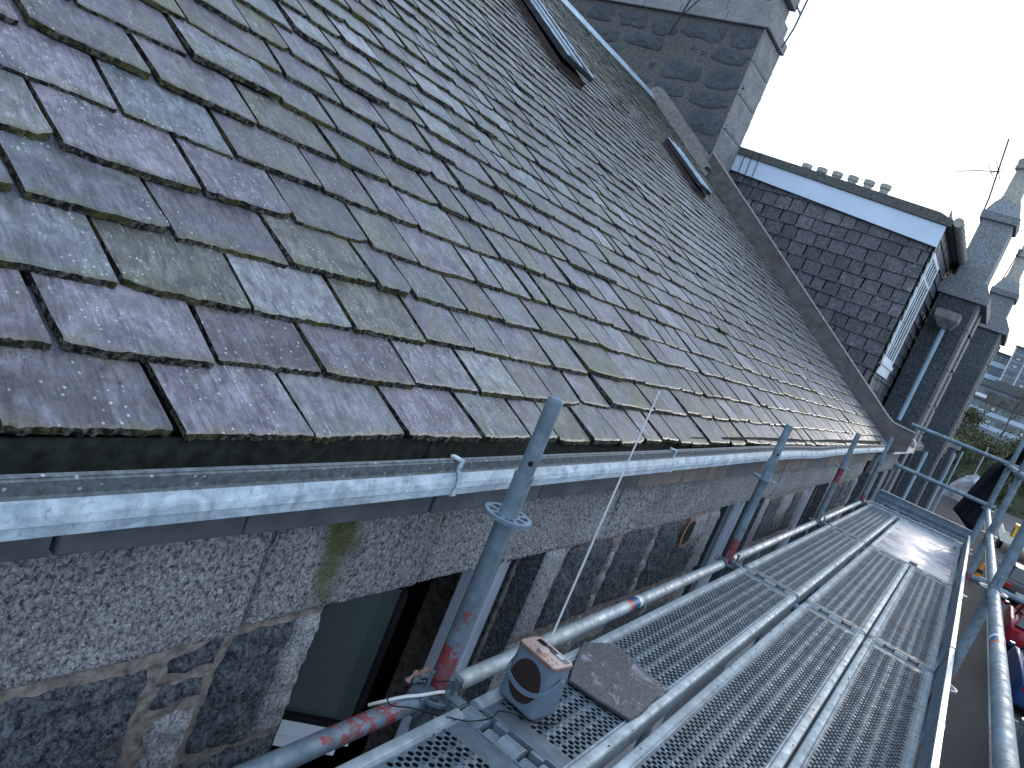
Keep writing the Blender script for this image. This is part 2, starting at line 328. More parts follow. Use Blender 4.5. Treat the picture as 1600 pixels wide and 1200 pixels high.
def slate_field(name, mats, parent, F, x_of, s0, s1, gauges, widths, joints, skew, seed, near, tail=.12, thick=(.0095, .0145), bevel_edge=False, inv=None):
    """individually shaped slates; F(x, s, h) places them on their plane"""
    rng = random.Random(seed); V = []; Fc = []; MI = []; A = []; E = []
    s = s0; k = 0; prev = []
    while s < s1:
        g = gauges(k); xa, xb = x_of(s)
        js = list(joints.get(k, []))
        cur = js[-1] if js else xa + rng.uniform(-.2, 0); cuts = []
        x = js[0] if js else None
        left = []
        if js:
            q = js[0]
            while q > xa: q -= widths(k, s, rng); left.append(q)
            cuts = left[::-1] + js
        else: cuts = [cur]
        while cuts[-1] < xb:
            wd = widths(k, s, rng); c = cuts[-1] + wd
            for p in prev:
                if abs(p - c) < .045: c += .05 if p <= c else -.04
            cuts.append(c)
        cuts[-1] = max(cuts[-1], xb)
        angs = [skew(c, k) + rng.gauss(0, R(1.3)) for c in cuts]
        for i in range(len(cuts) - 1):
            x0, x1 = cuts[i], cuts[i + 1]
            if x1 < xa or x0 > xb: continue
            d = near((x0 + x1) / 2, s); n = 26 if d < 2.2 else (10 if d < 5 else 4); ny = 4 if d < 2 else 2
            rnd = rng.random(); t = rng.uniform(*thick) * (1 if d < 4 else .85); L = g + tail
            gap = rng.uniform(.011, .017) if rng.random() < .7 else rng.uniform(.016, .027)
            if d > 3: gap *= 1.15
            a0, a1 = angs[i], angs[i + 1]; lift = rng.uniform(0, .003) + (rng.uniform(.003, .008) if rng.random() < .07 else 0)
            ds = rng.gauss(0, .004); sl = rng.gauss(0, .006) * (x1 - x0) / .3
            dip = 0
            chip0 = rng.uniform(.0, .012) if rng.random() < .3 else 0; chip1 = rng.uniform(0, .022) if rng.random() < .25 else 0
            hb = t * 2.2 + lift; rag = .006 if d < 5 else .003; ph = rng.uniform(0, 100)
            base = len(V)
            rows = [0.0, .006] + [L * (j + 1) / ny for j in range(ny)]
            for ji, r in enumerate(rows):
                for a in range(n + 1):
                    u = a / n
                    ls = s + ds + sl * (u - .5) + r
                    if r < .02:
                        e = rag * (.6 * fnoise(ph + u * (x1 - x0) * 45, k) + .8 * fnoise(ph + u * (x1 - x0) * 190, 7))
                        cc = 0
                        if chip0 and u < .25: cc += chip0 * (1 - u / .25) ** 1.5
                        if chip1 and u > .8: cc += chip1 * ((u - .8) / .2) ** 1.5
                        ls += e + cc
                    xl = x0 + gap / 2 - math.tan(a0) * r; xr = x1 - gap / 2 - math.tan(a1) * r
                    if d < 5:
                        xl += .0022 * fnoise(ph, r * 40); xr += .0022 * fnoise(ph + 9, r * 40)
                    X = xl + (xr - xl) * u
                    hh = hb * (1 - r / L) + (0 if ji else -.0025) + .0016 * fnoise(X * 9 + ph, r * 14)
                    X = min(max(X, x_of(ls)[0] - .0), x_of(ls)[1])
                    V.append(F(X, ls, hh)); A.append(rnd)
                    E.append(max(0, 1 - r / .045) if ji < 2 else (max(0, 1 - abs(r - g) / .05) * .95 if True else 0))
            for ji in range(len(rows) - 1):
                for a in range(n):
                    q = base + ji * (n + 1) + a; Fc.append((q, q + 1, q + n + 2, q + n + 1)); MI.append(0)
            # ragged lower edge and the two side edges
            b2 = len(V)
            for a in range(n + 1):
                p = Vector(V[base + a]); ls2 = (-.0055 - .008 * abs(fnoise(ph + a * 1.7, 3)) if (a % 2 or d > 2.2) else -.0035 - .004 * abs(fnoise(ph + a * .9, 6))) if thick[0] < .0115 and bevel_edge else .002
                u = a / n; X = x0 + gap / 2 + (x1 - x0 - gap) * u
                V.append(tuple(p - (Vector(F(0, 0, t)) - Vector(F(0, 0, 0))) + (Vector(F(0, ls2, 0)) - Vector(F(0, 0, 0))))); A.append(rnd); E.append(1)
            for a in range(n): Fc.append((b2 + a, b2 + a + 1, base + a + 1, base + a)); MI.append(1)
            for e in (0, n):
                b3 = len(V)
                for ji in range(len(rows)):
                    p = Vector(V[base + ji * (n + 1) + e]) - (Vector(F(0, 0, t)) - Vector(F(0, 0, 0)))
                    V.append(tuple(p)); A.append(rnd); E.append(.3)
                for ji in range(len(rows) - 1):
                    q = base + ji * (n + 1) + e; q2 = base + (ji + 1) * (n + 1) + e
                    Fc.append((b3 + ji, q, q2, b3 + ji + 1) if e == 0 else (q, b3 + ji, b3 + ji + 1, q2)); MI.append(1)
        prev = cuts; s += g; k += 1
    me = bpy.data.meshes.new(name); me.from_pydata(V, [], Fc)
    for mt in mats: me.materials.append(mt)
    me.polygons.foreach_set('material_index', MI)
    for nm, dat in (('tint', A), ('edge', E)):
        at = me.attributes.new(nm, 'FLOAT', 'POINT'); at.data.foreach_set('value', dat)
    me.update()
    o = bpy.data.objects.new(name, me); link(o, parent)
    if inv: o.matrix_parent_inverse = inv
    return o

BOT = [-.01, .143, .293, .455, .608, .78, .947, 1.11]
G0 = [BOT[i + 1] - BOT[i] for i in range(7)] + [.155]
JO = {0: [-1.09, -.819, -.523, -.233, .070, .33], 1: [-.98, -.69, -.421, -.116, .17], 2: [-1.10, -.837, -.553, -.254, .025], 3: [-.971, -.681, -.379, -.081],
      4: [-.87, -.564, -.295, -.019], 5: [-1.0, -.701, -.414, -.122], 6: [-.864, -.576, -.28, .02], 7: [-.721, -.43, -.13]}
def gau(k): return G0[k] if k < 8 else max(.122, .155 - .0011 * (k - 8))
def wid(k, s, rng): return rng.triangular(.15, .32, .22) * (1 - .05 * min(s, 5)) if s > .1 else rng.triangular(.14, .32, .21)
def skw(x, k): return R(5.5 + max(0, min(9, x * 1.1)) + (1.5 if k % 3 == 0 else -1))
cx0, cy0, cz0 = cam.matrix_world.translation
def nearf(x, s):
    p = Vector(RP(x, s)); return (p - cam.matrix_world.translation).length
slates = slate_field('roof_slates', [M['slate'], M['slate_edge']], tenement, RP, lambda s: (XL, XV - .02), BOT[0], SR - .05, gau, wid, JO, skw, 11, nearf, bevel_edge=True,
                     inv=Matrix.Translation((0, 0, -GZ)))
b = MB()                                         # boarding under the slates, both slopes
def roofslab(b, x0, x1, s0, s1, h0, h1, m=0):
    b.prism([RP(0, s0, h0)[1:], RP(0, s1, h0)[1:], RP(0, s1, h1)[1:], RP(0, s0, h1)[1:]], 0, x0, x1, m)
roofslab(b, XL, XV, .015, SR, -.07, -.004)
yr, zr = EY + SR * CT, EZ + SR * ST
b.prism([(yr, zr - .005), (yr + SR * CT, EZ), (yr + SR * CT, EZ - .12), (yr - .02, zr - .12)], 0, XL, XV)
part(b, 'roof_boarding', M['under'])
b = MB()                                         # folded zinc ridge in lengths
x = XL
while x < XV + .1:
    x1 = min(x + .93, XV + .15); o_ = .004 if int(x * 10) % 2 else 0
    b.prism([RP(0, SR - .16, .034 + o_)[1:], (yr, zr + .075 + o_), (yr + .14, zr - .02), (yr + .14, zr - .03), (yr, zr + .065), RP(0, SR - .16, .026)[1:]], 0, x, x1 + .02)
    x += .93
part(b, 'ridge_flashing', M['ridge'])
# upstand board at the verge and its pale edge
b = MB()
zt = lambda y: EZ + (y - EY) * math.tan(TH)
pts = [(.06, .878), (.37, .90), (.46, .945), (4.5, 3.79)]; low = [(4.5, zt(4.5) - .1), (EY - .02, EZ - .08), (.06, .60)]
b.prism(pts + low, 0, XV + .02, XV + .055, 0)
part(b, 'verge_upstand', M['skew'])
b = MB()
for (a, c) in zip(pts[:-1], pts[1:]):
    d = Vector((0, c[0] - a[0], c[1] - a[1])).normalized(); nn = Vector((0, -d.z, d.y))
    vs = []
    for p in (a, c):
        P0 = Vector((0, p[0], p[1]))
        for dx in (XV + .012, XV + .075):
            for hh in (.002, .022): q = P0 + nn * hh; vs.append((dx, q.y, q.z))
    b.add(vs, [(0, 1, 3, 2), (4, 6, 7, 5), (0, 4, 5, 1), (2, 3, 7, 6), (0, 2, 6, 4), (1, 5, 7, 3)])
part(b, 'verge_capping', M['skew_edge'])
# gutter: sections falling towards the camera
def gz(x): return .570 + .0125 * (x if x < 3 else 3 + (x - 3) * .35)
gprof = [(.204, .0), (.212, .002), (.200, -.004), (.203, -.026), (.196, -.029), (.188, -.050), (.186, -.064), (.189, -.066), (.190, -.084), (.205, -.088), (.29, -.088), (.305, -.06), (.305, .012), (.300, .012), (.299, -.058), (.288, -.080), (.212, -.080), (.206, -.060), (.210, -.028)]
gm = [1, 1, 1, 1, 0, 0, 0, 0, 0, 0, 0, 0, 2, 2, 2, 2, 2, 2, 1]
cutsx = [-2.4, -.11, 1.36, 3.2, 5.3, 7.4, 9.3]
gb = MB()
for i in range(len(cutsx) - 1):
    a, c = cutsx[i], cutsx[i + 1] + .012; oy = -.0022 * (i % 2); n = max(2, int((c - a) / .25)); nv = len(gprof)
    vs = []
    for j in range(n + 1):
        x = a + (c - a) * j / n; wob = .0015 * fnoise(x * 1.3, i) - (.010 * math.exp(-((x - 4.6) / .5) ** 2))
        vs += [(x, y + oy, gz(x) + z + wob) for y, z in gprof]
    for j in range(n):
        for q in range(nv): gb.add([vs[j * nv + q], vs[(j + 1) * nv + q], vs[(j + 1) * nv + (q + 1) % nv], vs[j * nv + (q + 1) % nv]], [(0, 1, 2, 3)], gm[q])
gutter = part(gb, 'gutter', [M['gutter'], M['gutter_lip'], M['gutter_in']], flip=False, smooth=True, ang=25)
for x in cutsx[1:-1]:
    b = MB(); z = gz(x); oo = -.0045
    pr = [(p[0] + oo, p[1] + z - (.003 if p[1] < -.07 else 0)) for p in gprof[2:11]]; b.prism([(pr[0][0], pr[0][1] + .006)] + pr[1:] + [(p[0] + .0032, p[1] + (.0025 if p[1] < z - .07 else 0)) for p in pr[1:][::-1]] + [(pr[0][0] + .004, pr[0][1] + .006)], 0, x - .005, x + .012)
    b.box(x - .022, x - .004, .194, .218, z + .002, z + .007)
    b.build('gutter_union', M['gutter'], gutter)
b = MB()                                         # gutter straps and lumps of moss and grit lying in the gutter
rng = random.Random(4)
for i in range(260):
    x = rng.uniform(-2.2, 9.2); r = rng.uniform(.006, .02); y = rng.uniform(.215, .29)
    b.lathe([(r * .6, -.004), (r, .002), (r * .7, r * .45), (.001, r * .6)], (x, y, gz(x) - .082), 6)
o = b.build('gutter_moss', plain('gutter moss', (.045, .05, .018), .95, 0, 60, .6, .5), gutter); o['kind'] = 'stuff'
b = MB(); b.box(-2.4, 9.3, .306, .36, .40, .562); part(b, 'eaves_board', M['under'])
# dark flags of the eaves band under the gutter
b = MB(); xs = [-2.4, -1.6, -.957, -.60, -.012, .55, 1.36, 1.9, 2.62, 3.4, 4.1, 4.9, 5.8, 6.7, 7.6, 8.5, 9.3]
rng = random.Random(3)
for i in range(len(xs) - 1):
    dz = rng.uniform(-.003, .004); m = 1 if i in (6, 7, 9, 10, 12, 13, 15) else 0
    b.box(xs[i] + .004, xs[i + 1] - .004, .292 + rng.uniform(-.003, .003), .37, .372 + dz, .475, m)
part(b, 'eaves_band', [M['flag'], M['flag_warm']], bevel=.004)

# ---- granite wall: every stone has its own displaced face
def stone(b, x0, x1, z0, z1, y, rough=.006, res=.02, rnd=.012, m=0, freq=22, seed=0, mossf=None, depth=.08, quad=None):
    nx = max(2, int((x1 - x0) / res)); nz = max(2, int((z1 - z0) / res)); base = len(b.v); vs = []; at = []
    for i in range(nx + 1):
        for j in range(nz + 1):
            u, v = i / nx, j / nz
            if quad: # four corners: (x,z) bl, br, tr, tl
                px = (quad[0][0] * (1 - u) + quad[1][0] * u) * (1 - v) + (quad[3][0] * (1 - u) + quad[2][0] * u) * v
                pz = (quad[0][1] * (1 - u) + quad[1][1] * u) * (1 - v) + (quad[3][1] * (1 - u) + quad[2][1] * u) * v
            else: px, pz = x0 + (x1 - x0) * u, z0 + (z1 - z0) * v
            e = min(u * (x1 - x0), (1 - u) * (x1 - x0), v * (z1 - z0), (1 - v) * (z1 - z0))
            bd = max(0, 1 - e / rnd)
            px += (rough * .8 * fnoise(pz * 25 + seed, px * 3)) * (bd > .5); pz += (rough * .8 * fnoise(px * 25 + seed, 5)) * (bd > .5)
            dy = rough * (fnoise(px * freq + seed, pz * freq) + .5 * fnoise(px * freq * 2.7, pz * freq * 2.7 + seed)) + .5 * rough * fnoise(px * 6, pz * 6 + seed)
            vs.append((px, y - dy + (rnd * .8 * bd * bd), pz)); at.append(mossf(px, pz) if mossf else 0)
    fs = [(i * (nz + 1) + j, (i + 1) * (nz + 1) + j, (i + 1) * (nz + 1) + j + 1, i * (nz + 1) + j + 1) for i in range(nx) for j in range(nz)]
    ring = [i * (nz + 1) for i in range(nx + 1)] + [nx * (nz + 1) + j for j in range(1, nz + 1)] + [i * (nz + 1) + nz for i in range(nx - 1, -1, -1)] + [j for j in range(nz - 1, 0, -1)]
    n0 = len(vs)
    for r in ring: p = vs[r]; vs.append((p[0], y + depth, p[2])); at.append(0)
    L = len(ring)
    fs += [(ring[k], n0 + k, n0 + (k + 1) % L, ring[(k + 1) % L]) for k in range(L)]
    b.add(vs, fs, m); b.a[-len(vs):] = at
def moss_lintel(x, z):
    m = 0
    for (c, w_, s_) in ((-.245, .07, 1.5), (.12, .06, .35), (1.95, .14, .55), (-1.5, .1, .6), (4.0, .15, .3), (6.9, .2, .3)):
        m = max(m, s_ * math.exp(-((x - c + .1 * (z - .35)) / w_) ** 2) * (.45 + .55 * min(1, max(0, (z - .1) / .22))))
    return m
lint = MB(); rng = random.Random(8)
lx = [-2.4, -1.35, -.446, .16, 1.41, 2.53, 3.32, 4.45, 5.4, 6.2, 7.3, 8.3, 9.4]
for i in range(len(lx) - 1):
    near = lx[i] < 1.5
    stone(lint, lx[i] + .004, lx[i + 1] - .004, (.074 if i < 2 else (.096 if near else .118)) , .368, WY + rng.uniform(-.003, .003), .0062 if near else .005, .0080 if near else .03, .012, 0, 120, i * 7.3, moss_lintel)
part(lint, 'lintel_course', M['granite'], attr=True, smooth=True, ang=60)
# openings: (x0, x1)
WIN = [(-.19, .95), (3.19, 4.33), (6.05, 7.15)]
b = MB()
def pier(x0, x1):
    b = MB(); b.box(x0, x1, WY + .016, .78, -1.40, .40); part(b, 'pier', M['mortar'])
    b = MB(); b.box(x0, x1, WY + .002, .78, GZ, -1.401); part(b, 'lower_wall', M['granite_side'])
pier(-2.4, -.185); pier(.955, 3.185); pier(4.335, 6.045); pier(7.155, 9.4)
for (a, c) in WIN:
    b.box(a - .005, c + .005, WY + .06, .78, .085, .40)
    q = MB(); q.box(a - .004, c + .004, WY + .0, .78, GZ, -1.55); q.box(a - .02, c + .02, WY - .04, .47, -1.549, -1.50); part(q, 'window_sill', M['granite_dress'])
b.box(9.4, 10.4, .72, .80, GZ, .55)
b.box(XL, 10.4, 9.0, 9.3, GZ, .55)
part(b, 'wall_core', M['mortar'])
b = MB(); b.box(XL - .2, XL - .002, .36, 11.6, GZ, .5); b.prism([(.36, .5), (yr, zr - .12), (11.6, .5)], 0, XL - .2, XL - .002)
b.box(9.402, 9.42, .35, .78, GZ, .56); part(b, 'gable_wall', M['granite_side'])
rub = MB()
S = lambda q, sd, m=0, rg=.016, rs=.011, y=WY: stone(rub, q[0][0], q[1][0], q[0][1], q[2][1], y, rg, rs, .02, m, 26, sd, None, .08, q)
# stones next to the near window, read from the photograph
S([(-1.02, -.33), (-.635, -.33), (-.645, .035), (-1.0, .052)], 1)
S([(-.605, -.075), (-.495, -.068), (-.492, -.022), (-.605, -.015)], 2)
S([(-.595, .012), (-.492, .010), (-.47, .068), (-.600, .045)], 3)
S([(-.585, -.33), (-.495, -.33), (-.492, -.105), (-.592, -.100)], 4, 1)
S([(-.475, -.235), (-.295, -.255), (-.275, .070), (-.455, .072)], 5)
S([(-.288, -.255), (-.192, -.262), (-.190, .070), (-.268, .070)], 6, 1, .008, .010)
S([(-.475, -.60), (-.192, -.60), (-.192, -.285), (-.480, -.262)], 7)
S([(-1.45, -.33), (-1.05, -.33), (-1.03, .05), (-1.45, .05)], 8); S([(-2.4, -.4), (-1.48, -.4), (-1.48, .05), (-2.4, .05)], 9)
S([(-1.2, -.62), (-.51, -.62), (-.51, -.36), (-1.2, -.36)], 10)
part(rub, 'rubble_walling', [M['granite_dark'], M['granite_dress']], smooth=True, ang=60)
rng = random.Random(21)
for (x0, x1) in ((.955, 3.185), (4.335, 6.045), (7.155, 9.39)):
    near = x0 < 2; rub = MB()
    for row, (z0, z1) in enumerate(((-.30, .10), (-.62, -.32), (-.98, -.64), (-1.35, -1.0))):
        rs = .014 if near and row == 0 else .035
        jl = .16 if row % 2 == 0 else .24
        S([(x0, z0), (x0 + jl, z0), (x0 + jl - .008, z1 - (.01 if row == 0 else 0)), (x0, z1 - (.01 if row == 0 else 0))], rng.random() * 50, 1, .006, rs)
        x = x0 + jl + .025
        while x < x1 - .3:
            wd = min(rng.uniform(.28, .52), x1 - .24 - x)
            if wd > .15:
                if rng.random() < .7: S([(x, z0 + .01), (x + wd, z0), (x + wd - .01, z1 - .02), (x + .01, z1 - .012)], rng.random() * 50, 0, .014, rs)
                else:
                    zm = (z0 + z1) / 2 + rng.uniform(-.03, .05); S([(x, z0), (x + wd, z0), (x + wd, zm - .015), (x, zm)], rng.random() * 50, 0, .012, rs); S([(x, zm + .02), (x + wd, zm + .01), (x + wd, z1 - .01), (x, z1 - .02)], rng.random() * 50, 1, .010, rs)
            x += wd
            if rng.random() < .5:
                for q in range(3): S([(x + .02, z0 + q * .11), (x + .075, z0 + q * .11), (x + .075, z0 + q * .11 + .085), (x + .022, z0 + q * .11 + .08)], rng.random() * 50, 1, .008, .014)
                x += .095
            else: x += .03
        S([(x1 - .2, z0), (x1, z0), (x1, z1 - .01), (x1 - .205, z1 - .01)], rng.random() * 50, 1, .006, rs)
    part(rub, 'rubble_walling', [M['granite_dark'], M['granite_dress']], smooth=True, ang=60)
# reveals of the openings, in rough dark stone
for (a, c) in WIN:
    for (x, sgn) in ((a, 1), (c, -1)):
        b = MB()
        for r in range(6):
            z1 = .09 - r * .28; z0 = z1 - .27; vs = []; nx, nz = 10, 14
            for i in range(nx + 1):
                for j in range(nz + 1):
                    y = WY + .012 + .16 * i / nx; z = z0 + (z1 - z0) * j / nz
                    vs.append((x + sgn * (.004 + .004 * fnoise(y * 30, z * 30)), y, z))
            b.add(vs, [(i * (nz + 1) + j, (i + 1) * (nz + 1) + j, (i + 1) * (nz + 1) + j + 1, i * (nz + 1) + j + 1) for i in range(nx) for j in range(nz)], 0)
        part(b, 'window_reveal', M['granite_dark'], smooth=True)
# vent hole with its brick ring
b = MB()
vs = []; n = 28
for k in range(n):
    t = 2 * math.pi * k / n
    for (r, y) in ((.088 + .006 * fnoise(k * .9, 2), WY - .012), (.068, WY - .016), (.064, WY + .02)): vs.append((2.6 + r * math.cos(t), y, .012 + r * 1.12 * math.sin(t)))
b.add(vs, [(k * 3 + q, ((k + 1) % n) * 3 + q, ((k + 1) % n) * 3 + q + 1, k * 3 + q + 1) for k in range(n) for q in (0, 1)], 0)
vent = part(b, 'wall_vent', plain('brick ring', (.22, .13, .10), .9, 0, 60, .4, .5))
b = MB(); b.lathe([(.067, 0), (.067, .006)], (2.6, WY - .0135, .012), 24, 0, 'y')
for i in range(5): b.box(2.55 + i * .022, 2.556 + i * .022, WY - .0195, WY - .0145, -.05, .075)
b.build('vent_grille', M['iron'], vent)

# ---- windows
def window(x0, x1, sash):
    wn = empty('window', (x0, .47, -1.5)); wn.parent = tenement; wn.matrix_parent_inverse = Matrix.Translation((0, 0, -GZ))
    I = Matrix.Translation(-Vector((x0, .47, -1.5)))
    def wp(b, n, m, **k): o = b.build(n, m, wn, **k); o.matrix_parent_inverse = I; return o
    f = MB(); y0, y1 = .475, .535
    f.box(x1 - .085, x1 - .012, y0, y1, -1.5, .088); f.box(x0 + .012, x0 + .07, y0, y1, -1.5, .088)
    f.box(x0 + .0705, x1 - .0855, y0 + .002, y1 - .002, .03, .088); f.box(x0 + .0705, x1 - .0855, y0 + .002, y1 - .002, -1.5, -1.44)
    xm = x0 + (x1 - x0) * .79
    f.box(xm, xm + .05, y0 + .001, y1 - .001, -1.439, .0295); f.box(xm + .017, xm + .033, y0 - .012, y0, -1.42, .02)
    wp(f, 'frame', M['pvc'], bevel=.006)
    m_ = MB(); vs = []
    for j in range(60):
        z = .085 - j * .026; r = .010 + .008 * fnoise(z * 25, x0)
        vs += [(x1 - .011, .462, z), (x1 - .011 - r * .3, .462 - r, z), (x1 + .004, .455 - r, z)]
    m_.add(vs, [(3 * j, 3 * j + 1, 3 * j + 4, 3 * j + 3) for j in range(59)] + [(3 * j + 1, 3 * j + 2, 3 * j + 5, 3 * j + 4) for j in range(59)])
    wp(m_, 'mortar_bead', M['mortar'], smooth=True)
    g = MB(); g.box(xm + .05, x1 - .085, .50, .508, -1.44, .03)
    if not sash: g.box(x0 + .07, xm, .50, .508, -1.44, .03)
    wp(g, 'glass', M['glass'])
    r = MB()                                    # the dim room behind
    xe = 2.5 if sash else x1 + .6
    r.box(x0 - .6, xe, 3.0, 3.05, -2.6, .5); r.box(x0 - .65, x0 - .6, .79, 3.0, -2.6, .5); r.box(xe, xe + .05, .79, 3.0, -2.6, .5)
    r.box(x0 - .6, xe, .79, 3.0, .5, .55); r.box(x0 - .6, xe, .79, 3.0, -2.65, -2.6)
    wp(r, 'room', M['room'])
    if sash:
        A, Bq = Vector((-.16, .74, 0)), Vector((.215, .405, 0)); d = (Bq - A).normalized(); nn = Vector((d.y, -d.x, 0)); L = (Bq - A).length
        def sb(b, u0, u1, z0, z1, t0, t1): b.add([A + d * u + nn * t + Vector((0, 0, z)) for u in (u0, u1) for t in (t0, t1) for z in (z0, z1)], [(0, 1, 3, 2), (4, 6, 7, 5), (0, 4, 5, 1), (2, 3, 7, 6), (0, 2, 6, 4), (1, 5, 7, 3)])
        s = MB(); sb(s, 0, L, -.50, -.445, -.02, .02); sb(s, 0, L - .03, -.545, -.502, -.012, .012)
        so_ = wp(s, 'open_sash', M['pvc_white'], bevel=.004)
        s = MB(); sb(s, 0, L, -.4448, -.425, -.022, .022); sb(s, L - .018, L, -.4246, .03, -.02, .02)
        o = s.build('gasket', M['rubber'], so_)
        s = MB(); sb(s, .0, L - .0185, -.4246, .03, -.004, .004); s.build('pane', M['glass2'], so_)
        s = MB(); s.lathe([(.15, -.14), (.16, -.04), (.09, .10), (.012, .12)], (1.22, 1.3, -1.27), 20)
        wp(s, 'lamp_shade', M['shade'], smooth=True)
    return wn
window(*WIN[0], True); window(*WIN[1], False); window(*WIN[2], False)
# dark recess with the cast iron downpipe
b = MB(); b.tube([(9.95, .50, GZ), (9.95, .50, .46), (9.93, .42, .52), (9.9, .30, .545)], .05, 14)
for z in (-2.2, -.6, .3): b.lathe([(.062, -.03), (.062, .03)], (9.95, .50, z), 14)
part(b, 'downpipe', M['iron'], smooth=True)

# ---- chimney stack on the mutual gable
CX0, CX1, CY0, CY1 = 10.44, 11.42, 4.51, 9.6
chim = MB(); rng = random.Random(5)
ch = bpy.data.objects.new('chimney', None); link(ch, tenement); ch.matrix_parent_inverse = Matrix.Translation((0, 0, -GZ))
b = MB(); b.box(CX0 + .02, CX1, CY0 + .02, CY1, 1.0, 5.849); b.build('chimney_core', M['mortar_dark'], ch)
b = MB(); z = 2.55; row = 0
def boulder(b, yc, zc, ry, rz, x, seed):
    nr, na = 6, 22; vs = [(x - .05, yc, zc)]
    for r in range(1, nr + 1):
        for a in range(na):
            t = 2 * math.pi * a / na; k = 1 + .36 * fnoise(math.cos(t) * 1.6 + seed, math.sin(t) * 1.6); q = r / nr
            c_, s_ = math.cos(t), math.sin(t); e = (abs(c_) ** 4 + abs(s_) ** 4) ** -.25
            yy, zz = yc + ry * k * q * c_ * e, zc + rz * k * q * s_ * e
            vs.append((x - .028 * (1 - q ** 5) + .016 * fnoise(yy * 9 + seed, zz * 9) * (1 - q ** 6) + .03 * (q == 1), yy, zz))
    b.add(vs, [(0, 1 + a, 1 + (a + 1) % na) for a in range(na)] + [(1 + r * na + a, 1 + (r + 1) * na + a, 1 + (r + 1) * na + (a + 1) % na, 1 + r * na + (a + 1) % na) for r in range(nr - 1) for a in range(na)])
while z < 5.5:
    h = rng.uniform(.30, .44); h = min(h, 5.80 - z); y = CY0 + .02 + rng.uniform(0, .02)
    while y < CY1 - .2:
        wd = rng.uniform(.42, .95); wd = min(wd, CY1 - y)
        if rng.random() < .68 or y < CY0 + .1: boulder(b, y + wd / 2, z + h / 2 + rng.uniform(-.03, .03), wd / 2 * .97, h / 2 * rng.uniform(.92, 1.06), CX0 + .03, rng.random() * 90)
        else:
            for q in range(rng.choice((1, 2, 3))): boulder(b, y + .1 + q * .2, z + h * rng.uniform(.25, .7), rng.uniform(.05, .10), rng.uniform(.04, .08), CX0 + .035, rng.random() * 90)
        y += wd
    z += h; row += 1
b.build('rubble_face', M['granite_dark'], ch, smooth=True, ang=60)
b = MB(); z = 2.4; i = 0
while z < 5.7:
    h = rng.uniform(.5, .75); h = min(h, 5.845 - z)
    stone(b, CX0 + (.0 if i % 2 else .0), CX1, z + .006, z + h - .006, CY0, .012, .028, .014, 0, 30, i * 3.1, None, .03); z += h; i += 1
b.build('dressed_face', M['granite_dress'], ch, smooth=True, ang=60, attr=True)
b = MB(); y = CY0 - .05
while y < CY1 + .1:
    y1 = min(y + rng.uniform(.7, 1.0), CY1 + .12); b.box(CX0 - .045, CX1 + .03, y, y1 - .006, 5.85, 6.02); [b.box(CX0 + .02 + .004 * (q % 2), CX1 - .03, y + .09 + .1 * (q % 2), y1 + .085 + .1 * (q % 2), 6.021 + .27 * q, 6.285 + .27 * q) for q in range(4)]; y = y1
cap = b.build('chimney_cap', M['granite_dress'], ch, bevel=.015)
for k in range(5):
    b = MB(); b.lathe([(.16, 0), (.16, .06), (.125, .10), (.115, .55), (.145, .58), (.145, .66), (.11, .67)], (10.93, CY0 + .45 + k * .75, 7.10), 16); b.build('chimney_pot', M['clay'], ch, smooth=True)
# cement fillet where slates meet the stack
b = MB(); vs = []; n = 40
for j in range(n + 1):
    y = 4.42 + (6.05 - 4.42) * j / n; z0 = zt(y) - .02; hgt = .30 + .02 * fnoise(y * 3, 1); tt = (y - 5.8) / .25
    if tt > 0: hgt -= .25 * tt * tt
    vs += [(XV - .05 + .01 * fnoise(y * 5, 3), y, z0 + .03), (XV - .02, y, z0 + .10), (CX0 - .012, y, z0 + hgt), (CX0 + .05, y, z0 + hgt + .012)]
b.add(vs, [(4 * j + q, 4 * (j + 1) + q, 4 * (j + 1) + q + 1, 4 * j + q + 1) for j in range(n) for q in range(3)])
b.build('cement_fillet', M['cement'], ch, smooth=True)
b = MB(); b.tube([(XV - .02, 4.47, zt(4.47) + .10), (XV + .12, 4.47, zt(4.47) + .12)], .05, 14); b.build('pipe_end', M['iron'], ch, smooth=True)

